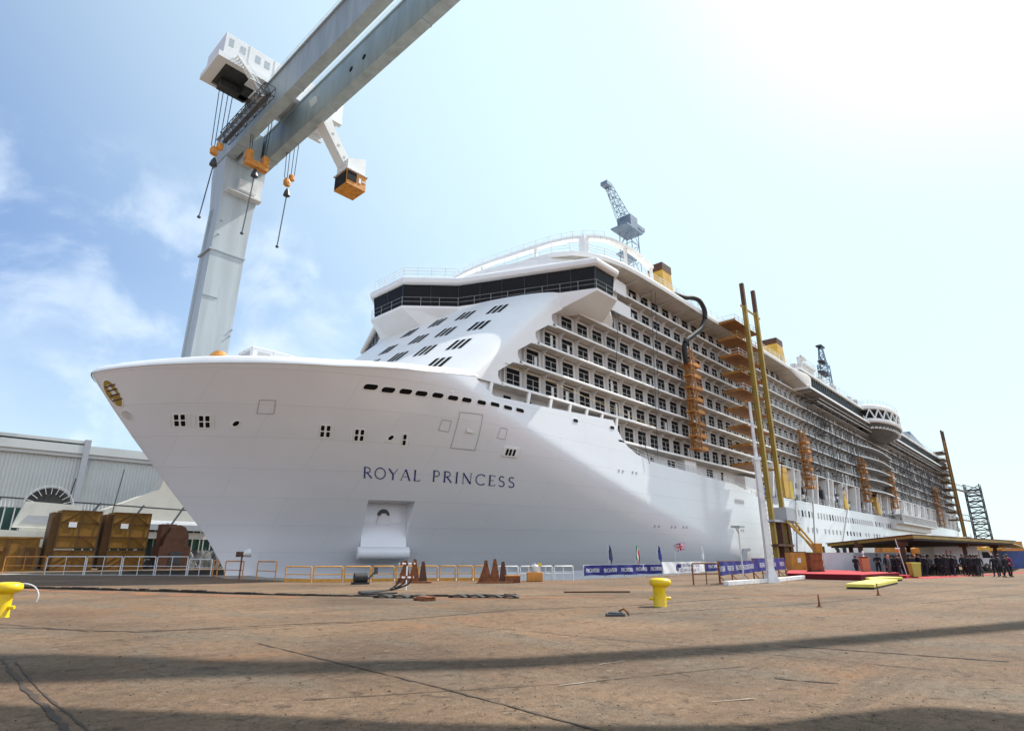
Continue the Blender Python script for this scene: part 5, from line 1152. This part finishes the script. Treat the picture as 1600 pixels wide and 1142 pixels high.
# white lighting mast with a flared foot, standing on white ground beams
t = thing('white_mast', 'slim telescopic white mast with a flared foot in front of the blue banner', 'mast', (42.4, 15.8, 0), R(-47))
m = MB(); 
for z0, z1, w0, w1 in [(0, .9, .78, .40), (.9, 8.2, .40, .32), (8.2, 12.3, .20, .14)]: m.loft([[(sx * w / 2, sy * w / 2, z) for sx, sy in ((-1, -1), (1, -1), (1, 1), (-1, 1))] for z, w in ((z0, w0), (z1, w1))])
m.build('tube', 'mastw', t); m = MB(); z = 1.1
while z < 8: m.box((.17, -.22, z), (.24, .22, z + .07)); z += .32
m.build('rung', 'tube', t); m = MB(); m.box((-.24, -.24, 8.1), (.24, .24, 8.3)); m.build('collar', 'bwhite', t)
for i, (a, b, l) in enumerate([((36.2, 16.2), (42.2, 16.0), 'white ground beam left of the white mast foot'), ((42.7, 15.9), (50.5, 16.4), 'white ground beam right of the white mast foot')]):
    m = MB((a[0], a[1], 0)); m.bar((a[0], a[1], .14), (b[0], b[1], .14), .32, .26); r = m.build('ground_beam', 'mastw', None, bevel=.02); r.location = (a[0], a[1], 0); tag(r, l, 'beam', 'white ground beams')
t = thing('signal_post', 'thin grey post with a small flat top standing left of the white mast', 'post', (40.8, 17.0, 0)); m = MB(); m.tube([(0, 0, 0), (0, 0, 3.5)], .05, 8); m.build('post', 'pole', t); m = MB(); m.box((-.5, -.3, 3.5), (.4, .3, 3.62)); m.bar((0, 0, 3.1), (-.4, 0, 3.5), .05); m.build('top_plate', 'greyp', t)
# ------------------------------------------------------------------ ceremony area
def boxthing(name, label, cat, x, y, w, d, h, m1, rz=-47, trim='dkbrown', group=None, panel_=True):
    t = thing(name, label, cat, (x, y, 0), R(rz), group); m = MB(); m.box((0, 0, .1), (w, d, h)); m.build('body', m1, t, bevel=.03)
    m = MB(); m.box((-.04, -.04, 0), (w + .04, d + .04, .1)); m.box((-.03, -.03, h), (w + .03, d + .03, h + .06)); m.build('frame', trim, t)
    if panel_: m = MB(); m.box((w * .4, -.02, h * .5), (w * .6, -.003, h * .72)); m.build('plate', 'bwhite', t)
    return t
boxthing('equipment_box', 'orange-brown equipment box behind the end of the blue banner', 'box', 67.6, 22.9, 1.65, 1.4, 2.05, 'orange')
boxthing('equipment_box', 'bright yellow equipment box right of the orange-brown one', 'box', 69.8, 21.6, .95, 1.2, 2.0, 'yellow', trim='olive')
t = thing('stage', 'low red carpeted stage with dark skirt beside the white mast', 'stage', (56, 16, 0))
SG = [(50.6, 17.6), (50.4, 12.4), (58.6, 11.6), (64.8, 18.0), (61, 21.0)]
o2 = [(x - 56, y - 16) for x, y in SG]; m = MB(); m.prism(o2, .04, .36); m.build('skirt', 'dred', t); m = MB(); m.prism([(x * 1.01, y * 1.01) for x, y in o2], .36, .41); m.build('carpet', 'red', t); m = MB(); m.prism([(2.0, -5.0), (5.4, -5.2), (7.6, -1.2), (4.0, -1.6)], 0, .2); m.build('step', 'red', t)
m = MB((66, 9, 0)); m.prism([(57.5, 11.4), (58.6, 9.6), (74, 6.9), (96, 3.2), (96, 4.2), (74, 8.0), (63.5, 10.6)], .004, .014); r = m.build('red_runner', 'red'); r.location = (66, 9, 0); tag(r, 'red carpet runner leading along the front of the canopy', 'carpet')
for pts, l in [([(37.1, 9.95), (37.6, 8.7), (46.0, 9.25), (46.6, 10.75)], 'large yellow pad lying in front of the stage, nearer'), ([(47.0, 11.0), (46.9, 10.9), (51.9, 10.1), (52.0, 11.5), (48.6, 11.7)], 'smaller yellow pad behind the larger one')]:
    cx_ = sum(p[0] for p in pts) / len(pts); cy_ = sum(p[1] for p in pts) / len(pts); t = thing('yellow_pad', l, 'pad', (cx_, cy_, 0), 0, 'yellow pads by the stage'); q = [(x - cx_, y - cy_) for x, y in pts]
    m = MB(); m.prism([(x * .97, y * .97) for x, y in q], 0, .1); m.build('pad_shade', 'black', t); m = MB(); m.prism(q, .1, .27); m.build('top', 'padyel', t, bevel=.02)  # black slab stands in for the shade beneath the pad
boxthing('crate', 'dark rusty crate standing on the left part of the red stage', 'crate', 56.6, 17.6, 1.05, .8, 1.45, 'rust', panel_=False).location.z = .41
# partition behind the stage
def wallp(a, b, h, m_, label):
    ang = math.atan2(b[1] - a[1], b[0] - a[0]); l = math.hypot(b[0] - a[0], b[1] - a[1]); t = thing('partition_panel', label, 'partition', (a[0], a[1], 0), ang, 'grey partition panels behind the stage'); m = MB(); m.box((0, 0, 0), (l - .03, .12, h)); m.build('panel', m_, t); m = MB()
    for x in (0, l - .1): m.box((x, -.04, 0), (x + .07, -.002, h + .03))
    m.box((0, -.04, h), (l - .03, .14, h + .05)); m.build('frame', 'tube', t)
wallp((65.0, 19.0), (67.2, 16.9), 1.95, 'litp', 'partition panel coloured lighter as if sunlit, at the left end behind the stage'); wallp((67.2, 16.9), (69.4, 14.9), 1.95, 'greyp', 'grey partition panel in the middle behind the stage'); wallp((69.4, 14.9), (71.8, 12.9), 1.95, 'greyp', 'grey partition panel at the right end, behind the lectern')
t = thing('lectern', 'orange-brown wooden lectern with a small white lamp on the stage', 'lectern', (60.4, 14.4, .41), R(-47)); m = MB(); m.add([(-.3, -.2, 0), (.3, -.2, 0), (.3, .2, 0), (-.3, .2, 0), (-.36, -.26, 1.1), (.36, -.26, 1.1), (.36, .2, 1.2), (-.36, .2, 1.2)], [(0, 3, 2, 1), (4, 5, 6, 7), (0, 1, 5, 4), (1, 2, 6, 5), (2, 3, 7, 6), (3, 0, 4, 7)]); m.build('stand', 'wood', t); m = MB(); m.box((-.4, -.3, 1.2), (.4, .24, 1.24)); m.build('top', 'wood', t); m = MB(); m.lathe([(.1, 1.24), (.03, 1.3), (.03, 1.45), (.09, 1.5), (.06, 1.66), (0, 1.7)], (0, 0, 0), 10); m.build('lamp', 'bwhite', t)
# canopy
t = thing('canopy', 'long flat canopy with yellow edge on dark posts sheltering the crowd', 'canopy', (75, 12, 0))
CP = [(63.0, 10.9), (92, 6.0), (104, 14), (72.5, 20.6)]; CZ_ = [3.42, 3.30, 3.2, 2.92]
q = [(x - 75, y - 12) for x, y in CP]; m = MB(); m.prism(q, [z - .26 for z in CZ_], CZ_); m.build('fascia', 'olive', t); m = MB(); m.prism([(x * 1.02, y * 1.02) for x, y in q], [z + .002 for z in CZ_], [z + .07 for z in CZ_]); m.build('roof', 'dkbrown', t); m = MB(); m.prism([(x * .985, y * .96) for x, y in q], [z - .42 for z in CZ_], [z - .262 for z in CZ_]); m.build('ceiling', 'black', t)
m = MB(); m.prism([(92 - 75, 6.2 - 12), (128 - 75, 7.4 - 12), (128 - 75, 10 - 12), (98 - 75, 11 - 12)], [3.0, 2.9, 2.9, 3.0], [3.2, 3.05, 3.05, 3.2]); m.build('roof_extension', 'olive', t)
for x, y in [(64.9, 12.2), (69, 16.6), (73.5, 18.6), (79.5, 9.4), (80, 14.5), (90, 7.8), (93, 13)]: m = MB(); m.box((x - 75.18, y - 12.18, 0), (x - 74.82, y - 11.82, 3.0)); m.box((x - 75.4, y - 12.4, 2.55), (x - 74.6, y - 11.6, 2.98)); m.build('post', 'dkbrown', t)
t = thing('waste_bin', 'olive-yellow wheeled bin in front of the crowd under the canopy', 'bin', (59.9, 10.7, 0), R(-47)); m = MB(); m.add([(-.3, -.25, .08), (.3, -.25, .08), (.3, .25, .08), (-.3, .25, .08), (-.38, -.32, 1.1), (.38, -.32, 1.1), (.38, .32, 1.1), (-.38, .32, 1.1)], [(0, 3, 2, 1), (4, 5, 6, 7), (0, 1, 5, 4), (1, 2, 6, 5), (2, 3, 7, 6), (3, 0, 4, 7)]); m.build('body', 'bin', t); m = MB(); m.box((-.4, -.34, 1.1), (.4, .36, 1.18)); m.build('lid', 'padyel', t); m = MB(); m.tube([(-.3, .26, .1), (.3, .26, .1)], .1, 10); m.build('wheel', 'black', t)
t = thing('barrier_post', 'thin pale pole leaning beside the yellow bin', 'pole', (58.9, 11.1, 0)); m = MB(); m.tube([(0, 0, 0), (-.35, .3, 3.0)], .03, 6); m.build('rod', 'pole', t); m = MB(); m.lathe([(.14, 0), (.13, .04), (0, .05)], n=10); m.build('foot', 'black', t)
# ------------------------------------------------------------------ people
def person_mesh(name, pose, shirt, trousers, hairm='hair', jacket_z=.92):
    lean, step, armL, armR, turn = pose
    V = []; E_ = []; Rr = []
    def v(p, r, par=None):
        V.append(p); Rr.append(r); k = len(V) - 1
        if par is not None: E_.append((par, k))
        return k
    pel = v((0, 0, .95), .145); bel = v((0, lean * .3, 1.10), .135, pel); che = v((0, lean * .6, 1.32), .155, bel); nec = v((0, lean * .9, 1.50), .062, che); hd = v((0, lean * 1.0 - .02, 1.60), .088, nec); top = v((0, lean * 1.0, 1.69), .082, hd)
    for s, arm in ((-1, armL), (1, armR)):
        sh = v((s * .19, lean * .75, 1.43), .072, che)
        if arm == 'down': a1, a2, a3 = (s * .25, lean * .6 + .03, 1.15), (s * .26, lean * .5 - .06, .90), (s * .25, lean * .5 - .09, .80)
        elif arm == 'front': a1, a2, a3 = (s * .26, lean * .6, 1.17), (s * .12, lean - .22, 1.12), (s * .03, lean - .25, 1.14)
        elif arm == 'up': a1, a2, a3 = (s * .29, lean * .6 - .1, 1.22), (s * .2, lean - .28, 1.40), (s * .14, lean - .32, 1.5)
        else: a1, a2, a3 = (s * .30, lean * .6 + .08, 1.18), (s * .18, .05, 1.0), (s * .14, 0, .96)
        el = v(a1, .05, sh); wr = v(a2, .038, el); v(a3, .042, wr)
        hp_ = v((s * .10, 0, .88), .105, pel); kn = v((s * .11, -step * s * .35 - .03, .49), .066, hp_); an = v((s * .115, -step * s + .02, .09), .045, kn); v((s * .13, -step * s - .15, .04), .042, an)
    me = bpy.data.meshes.new(name); me.from_pydata(V, E_, []); o = bpy.data.objects.new(name, me); COL.objects.link(o)
    sk = o.modifiers.new('s', 'SKIN'); sk.use_smooth_shade = True
    for i, q in enumerate(me.skin_vertices[0].data): q.radius = (Rr[i], Rr[i] * (.8 if i in (1, 2) else 1)); q.use_root = (i == 0)
    sb = o.modifiers.new('d', 'SUBSURF'); sb.levels = 2; sb.render_levels = 2
    bpy.context.view_layer.update(); m2 = bpy.data.meshes.new_from_object(o.evaluated_get(bpy.context.evaluated_depsgraph_get())); m2.name = name
    bpy.data.objects.remove(o); bpy.data.meshes.remove(me); m2.materials.clear()
    for q in (trousers, shirt, 'skin', 'black'): m2.materials.append(M[q])
    for p in m2.polygons:
        c = p.center; r_ = math.hypot(c.x, c.y - lean * .5)
        hand = (c.z < .87 and abs(c.x) > .215 and c.z > .7) or (c.y < lean - .22 and c.z > 1.05)
        p.material_index = 2 if (c.z > 1.50 or hand) else (1 if c.z > jacket_z or (abs(c.x) > .2 and c.z > .8) else (3 if c.z < .10 else 0)); p.use_smooth = True
    return m2
hm = MB(); hm.lathe([(.0, .115), (.05, .105), (.085, .07), (.1, .01), (.098, -.05), (.08, -.09)], n=14, sx=.94, sy=1.05); HAIR = hm.mesh('hair', 'hair', smooth=60)
cm_ = MB(); cm_.lathe([(0, .13), (.06, .12), (.1, .07), (.112, .0), (.112, -.02)], n=14); cm_.box((-.08, -.2, -.02), (.08, -.08, 0)); CAP = cm_.mesh('cap', 'cap', smooth=50)
fm_ = MB()
for s in (-1, 1): fm_.box((s * .035 - .014, -.012, .0), (s * .035 + .014, 0, .014))
fm_.box((-.025, -.012, -.075), (.025, 0, -.065)); fm_.add([(-.015, 0, -.04), (.015, 0, -.04), (0, -.03, -.045), (0, 0, .0)], [(0, 1, 2), (0, 2, 3), (1, 3, 2)]); FACE = fm_.mesh('face', 'hair')
PM = {}
POSES = [(.0, .06, 'down', 'down', 0), (-.05, .16, 'down', 'front', 0), (.02, .02, 'front', 'front', 0), (-.02, .10, 'hip', 'down', 0), (.03, .05, 'up', 'down', 0)]
def person(x, y, face, pi, shirt, trousers, label, h=1.0, cap=False, z=0):
    k = (pi, shirt, trousers)
    if k not in PM: PM[k] = person_mesh('person', POSES[pi], shirt, trousers)
    o = bpy.data.objects.new('person', PM[k]); COL.objects.link(o); o.location = (x, y, z); o.rotation_euler = (0, 0, face); o.scale = (h * 1.12, h * 1.12, h); tag(o, label, 'person', 'people at the launching ceremony')
    l = POSES[pi][0]; c = inst(CAP if cap else HAIR, 'cap' if cap else 'hair', (0, l + .012, 1.665), o); inst(FACE, 'face', (0, l - .105, 1.625), o)
    return o
TOCAM = R(42.8 + 90) + math.pi / 2
PP = [(57.6, 12.0, 3.0, 0, 'cloth_g', 'cloth_g', 'person in a grey coat and pink cap standing at the edge of the stage', 1, True),
      (62.4, 15.6, 1.2, 1, 'cloth_k', 'cloth_k', 'dark-clothed person walking behind the wooden lectern'),
      (63.9, 13.1, 2.0, 2, 'cloth_k', 'cloth_k', 'dark-clothed person with folded arms, just left of the pink-capped person'),
      (62.0, 12.2, 4.0, 3, 'cloth_k', 'cloth_b', 'dark-clothed person right behind the pink-capped person'),
      (64.0, 12.4, 2.6, 0, 'cloth_b', 'cloth_k', 'person in navy next to the partition end under the canopy'),
      (63.4, 11.5, 5.0, 2, 'cloth_k', 'cloth_k', 'dark figure directly behind the yellow bin'),
      (64.6, 11.5, .5, 3, 'cloth_k', 'cloth_k', 'dark figure just right of the yellow bin, hand on hip'),
      (65.2, 11.2, 3.6, 0, 'cloth_b', 'cloth_k', 'second dark figure right of the yellow bin, arms down'),
      (65.9, 11.1, 2.2, 2, 'cloth_k', 'cloth_b', 'third dark figure right of the yellow bin, arms folded'),
      (64.2, 10.6, 1.0, 1, 'cloth_k', 'cloth_k', 'dark figure striding at the right edge of the first group'),
      (66.2, 9.9, 4.4, 0, 'cloth_k', 'cloth_k', 'dark figure in the middle group before the white truck, leftmost'),
      (66.9, 9.7, 2.9, 3, 'cloth_b', 'cloth_k', 'dark figure with hand on hip in the middle group before the white truck'),
      (66.0, 9.4, 1.7, 2, 'cloth_k', 'cloth_k', 'dark figure with folded arms in the middle group'),
      (66.7, 9.0, .8, 1, 'cloth_k', 'cloth_b', 'dark figure leaning forward in front of the white truck panel'),
      (69.3, 8.5, 5.4, 0, 'cloth_k', 'cloth_k', 'lone dark figure in front of the white truck cab end'),
      (67.6, 7.9, 2.5, 4, 'cloth_k', 'cloth_k', 'dark figure raising a hand to the face by the canopy post'),
      (68.6, 7.6, 3.3, 0, 'cloth_k', 'cloth_k', 'dark figure standing just right of the canopy post'),
      (67.4, 7.35, 1.4, 2, 'cloth_b', 'cloth_k', 'person in navy with folded arms near the right canopy post'),
      (66.4, 7.1, 4.7, 3, 'cloth_k', 'cloth_g', 'person with grey trousers at the right end of the canopy group'),
      (66.9, 6.1, 2.0, 0, 'cloth_k', 'cloth_k', 'dark-clothed person standing outside the canopy, leftmost of the right trio'),
      (67.2, 5.75, 3.0, 3, 'cloth_g', 'cloth_k', 'person in dark grey, middle of the trio outside the canopy'),
      (66.2, 5.3, 5.5, 1, 'cloth_k', 'cloth_k', 'dark-clothed person striding beside the one in crimson'),
      (67.5, 5.2, 1.1, 0, 'cloth_r', 'cloth_k', 'person in a crimson top at the right end of the crowd')]
for p in PP: person(p[0], p[1], p[2], p[3], p[4], p[5], p[6], random.uniform(.97, 1.06), len(p) > 8)
for i in range(26):
    x, y = [(64.6, 13.2), (65.6, 12.4), (66.6, 11.8), (68.2, 10.6), (69.0, 9.9), (69.6, 9.3), (70.4, 8.4), (67.6, 11.4), (65.9, 13.4), (67.2, 12.6), (68.8, 11.3), (71.2, 8.2), (64.9, 14.2)][i % 13]
    o = person(x + random.uniform(-.5, .9) + (i // 13) * .9, y + random.uniform(-.3, .4), random.uniform(0, 6.28), i % 5, ('cloth_k', 'cloth_b', 'cloth_k', 'cloth_g')[i % 4], 'cloth_k', 'dark figure in the packed back rows of the crowd under the canopy', random.uniform(.95, 1.07)); o['group'] = 'back rows of the crowd'
# ------------------------------------------------------------------ vehicles and gear beyond the canopy
def wheels(t, pts, r, w=.3):
    for x, y in pts:
        m = MB(); m.lathe([(r * .5, -w / 2), (r * .92, -w / 2), (r, -w / 3), (r, w / 3), (r * .92, w / 2), (r * .5, w / 2)], n=20); m.v = [Vector((v.x + x, v.z + y, v.y + r)) for v in m.v]; wh = m.build('wheel', 'black', t, smooth=40)
        m = MB(); m.lathe([(0, -w / 2 - .01), (r * .5, -w / 2 + .02), (r * .5, w / 2 - .02), (0, w / 2 + .01)], n=16); m.v = [Vector((v.x + x, v.z + y, v.y + r)) for v in m.v]; m.build('rim', 'tube', wh)
t = thing('box_truck', 'white box truck with short dark lettering parked behind the canopy crowd', 'truck', (88, 13.4, 0), R(-42))
m = MB(); m.box((0, 0, .75), (5.6, 2.3, 2.95)); bd = m.build('cargo_box', 'bwhite', t, bevel=.04); m = MB(); text(m, 'EI', lambda u, v, d: (1.4 + .8 * u, -.012 - d, 1.75 + .55 * v), .16, 1.4); m.build('lettering', 'ukred', bd)
m = MB(); m.slab([(5.75, .05, .5), (7.4, .05, .5), (7.5, .05, 1.35), (7.1, .05, 2.3), (5.75, .05, 2.3)], (0, 2.2, 0)); cb = m.build('cab', 'bwhite', t, bevel=.05); m = MB(); m.slab([(6.1, .035, 1.45), (7.2, .035, 1.45), (6.95, .035, 2.15), (6.1, .035, 2.15)], (0, -.01, 0)); m.build('side_window', 'glass', cb); m = MB(); m.box((0, .3, .5), (7, 2, .74)); m.build('chassis', 'steel', t)
wheels(t, [(1.2, .2), (6.4, .2), (1.2, 2.1), (6.4, 2.1)], .45)
def loader(x, y, s, label, m1):
    t = thing('mobile_crane', label, 'crane', (x, y, 0), R(-45), 'orange mobile cranes behind the canopy'); t.scale = (s, s, s)
    m = MB(); m.box((0, 0, .7), (6, 2.4, 1.7)); m.build('carrier', m1, t, bevel=.06); m = MB(); m.slab([(.4, .1, 1.7), (2.3, .1, 1.7), (2.1, .1, 3.9), (.8, .1, 3.9)], (0, 1.8, 0)); m.build('cab', m1, t, bevel=.06); m = MB(); m.box((.95, .06, 2.7), (1.9, .09, 3.6)); m.build('window', 'glass', t)
    m = MB(); m.bar((3.4, 1.2, 1.9), (8.6, 1.2, 2.9), .6); m.box((2.8, .4, 1.7), (4.8, 2, 2.5)); m.build('boom', m1, t); wheels(t, [(1.1, .1), (4.8, .1), (1.1, 2.3), (4.8, 2.3)], .55)
loader(97, 21, 1.05, 'orange mobile crane with tall cab behind the grey partition right end', 'orange'); loader(124, 16, 1.2, 'weathered yellow mobile crane far behind the right canopy posts', 'ochre')
t = thing('wheeled_platform', 'bright yellow working platform with orange tower and blue engine behind the stage', 'platform', (76.5, 23.0, 0), R(-44)); t.scale = (.66, .66, .72)
m = MB(); m.box((0, 0, 2.2), (4.4, 2, 2.75)); m.build('deck', 'yellow', t); m = MB(); m.box((.2, .3, 2.75), (1.4, 1.6, 4.3)); m.build('tower', 'orange', t, bevel=.04); m = MB(); m.box((4.5, .2, 1.6), (5.9, 1.8, 2.8)); m.build('engine', 'tealb', t, bevel=.05); m = MB(); m.tube([(4.4, .8, 2.75), (4.4, .8, 3.3), (4.1, .8, 3.6)], .3, 10); m.tube([(5.6, .8, 2.8), (5.6, .8, 3.7)], .34, 10); m.tube([(1.7, .8, 2.75), (1.7, .8, 3.8)], .3, 10); m.build('exhaust', 'steel', t); m = MB()
for x in (.3, 4.0): m.box((x, .3, 0), (x + .4, 1.7, 2.2))
m.box((0, .2, .3), (6, 1.8, .8)); m.build('leg', 'olive', t)
boxthing('skip', 'blue steel skip right of the canopy behind the trio of people', 'skip', 112, 8.8, 5, 2.4, 2.3, 'blueb', rz=-50, trim='blueb', panel_=False); boxthing('skip', 'far yellow and dark flat container at the right border', 'skip', 128, 4.2, 7.5, 2.4, 1.5, 'olive', rz=-55, trim='steel', panel_=False)
for i, (x, y) in enumerate([(150, 25), (156, 21.5), (163, 18.5), (170, 15), (150, 12)]):
    boxthing('orange_crate', ['orange crate in the far row beyond the canopy, leftmost', 'orange crate in the far row beyond the canopy, second', 'orange crate in the far row above the blue skip', 'orange crate in the far row, rightmost', 'orange crate lower in front of the far row'][i], 'crate', x, y, 6.5, 3, 4.6 if i < 4 else 3.0, 'orange', rz=-48, group='orange crates in the far row')
for i, (x, y, l) in enumerate([(196, 30, 'dull yellow machinery block beneath the after hull'), (178, 31, 'rust-brown machinery block beneath the after hull')]): boxthing('machinery_block', l, 'machine', x, y, 9, 3, 4, ('ochre', 'rust')[i], rz=-46)
for i, (x, y, h, l) in enumerate([(640, -52, 33, 'distant lamp mast at the right border, taller'), (470, -21, 26, 'distant lamp mast left of the far right ones'), (700, -72, 30, 'distant lamp mast outermost right')]):
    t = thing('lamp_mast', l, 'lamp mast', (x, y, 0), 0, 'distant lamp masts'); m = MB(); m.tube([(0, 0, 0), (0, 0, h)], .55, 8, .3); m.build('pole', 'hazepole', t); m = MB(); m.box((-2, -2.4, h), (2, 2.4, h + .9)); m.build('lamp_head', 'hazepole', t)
# mooring lines down the after hull
for i, (a, b, l) in enumerate([((118, 37.8, 11.7), (104, 34.4, .2), 'dark line slanting down the hull right of the mast columns'), ((128, 37.8, 11.7), (113, 34.4, .2), 'second dark line slanting down the after hull'), ((152, 37.8, 11.7), (126, 34.4, .2), 'third dark line slanting down to the canopy'), ((99, 33, 5), (87, 34, .3), 'thin grey stay slanting left of the mast columns')]):
    m = MB(b); m.tube([a, ((a[0] + b[0]) / 2, (a[1] + b[1]) / 2, (a[2] + b[2]) / 2 - .3), b], .11, 6); r = m.build('mooring_line', 'rope'); r.location = b; tag(r, l, 'line', 'lines hanging down the hull')
m = MB((84, 34.3, 0)); m.slab([(82.5, 34.5, .3), (84.5, 34.5, .3), (85, 34.5, 2.2), (86.4, 34.5, 2.4), (86, 34.5, 2.7), (84, 34.5, 2.6)], (0, .3, 0)); r = m.build('fairlead_horn', 'greyp'); r.location = (84, 34.3, 0); tag(r, 'small pale fairlead horn on the dock edge behind the blue banner', 'fairlead')
# ------------------------------------------------------------------ unseen casters behind the viewer, added and shaped to shadow the quay
t = thing('shadow_caster', 'unseen grey strip and sheet behind the viewer, added to shade the quay', 'crane', (6, -14, 0))
def up3(g, h): k = h / math.tan(SUN_EL); return (g[0] + SUN_H.x * k, g[1] + SUN_H.y * k, h)
O_ = Vector((6, -14, 0)); m = MB(O_); hh = 60
ctr = [(-1.5, 17.2, 2.6), (2.3, 12.9, 2.9), (4.9, 10.05, 1.35), (6.4, 8.75, 1.15), (8.0, 7.4, 1.05), (10.2, 6.3, 1.05), (12.8, 5.0, 1.05), (16.4, 3.5, 1.05), (21.1, 1.6, 1.15), (25, .2, 1.2)]
rows = []
for i, (x, y, w) in enumerate(ctr):
    a = ctr[max(i - 1, 0)]; b = ctr[min(i + 1, len(ctr) - 1)]; dx, dy = b[0] - a[0], b[1] - a[1]; l = math.hypot(dx, dy); nx, ny = -dy / l * w / 2, dx / l * w / 2
    rows.append([up3((x - nx, y - ny), hh), up3((x + nx, y + ny), hh), up3((x + nx, y + ny), hh + .3), up3((x - nx, y - ny), hh + .3)])
    
m.loft(rows); m.build('boom', 'crane', t)  # floating strip, outlined to cast the long shadow band
m = MB(O_); hh = 27; q = [(1.0, 10.9), (1.72, 9.98), (2.68, 8.57), (3.6, 7.27), (4.61, 5.67), (5.46, 4.6), (6.61, 3.36), (7.12, 2.9), (7.9, 2.55), (9.0, 1.95), (9.3, 1.6), (9.5, .9), (9.0, -3), (2, -5), (-7, 2), (-6, 9)]
m.slab([up3(p, hh) for p in q], (0, 0, .4)); m.build('shade_sheet', 'crane', t)  # floating sheet, outlined to shade the near corners of the quay
# loose grit and clods on the concrete
m = MB()
for i in range(5200):
    r_ = 2.5 + 30 * random.random() ** 1.7; a_ = R(42.8) + random.uniform(-.78, .78); x, y = r_ * math.cos(a_), r_ * math.sin(a_)
    if random.random() < .6: x += random.gauss(0, .6); cl = math.sin(x * 1.3) * math.sin(y * .9 + x * .4)
    else: cl = 1
    if cl < .1: continue
    s_ = random.uniform(.005, .017) * (1 if random.random() < .95 else 1.8); k = random.uniform(0, 6)
    P = [(x + s_ * math.cos(k + j * 2.1) * random.uniform(.7, 1.4), y + s_ * math.sin(k + j * 2.1) * random.uniform(.7, 1.4), .002) for j in range(3)]
    m.add(P + [(x + random.gauss(0, s_ * .2), y, s_ * random.uniform(.5, .9))], [(0, 1, 3), (1, 2, 3), (2, 0, 3)])
o = m.build('gravel', 'crack'); o['kind'] = 'stuff'
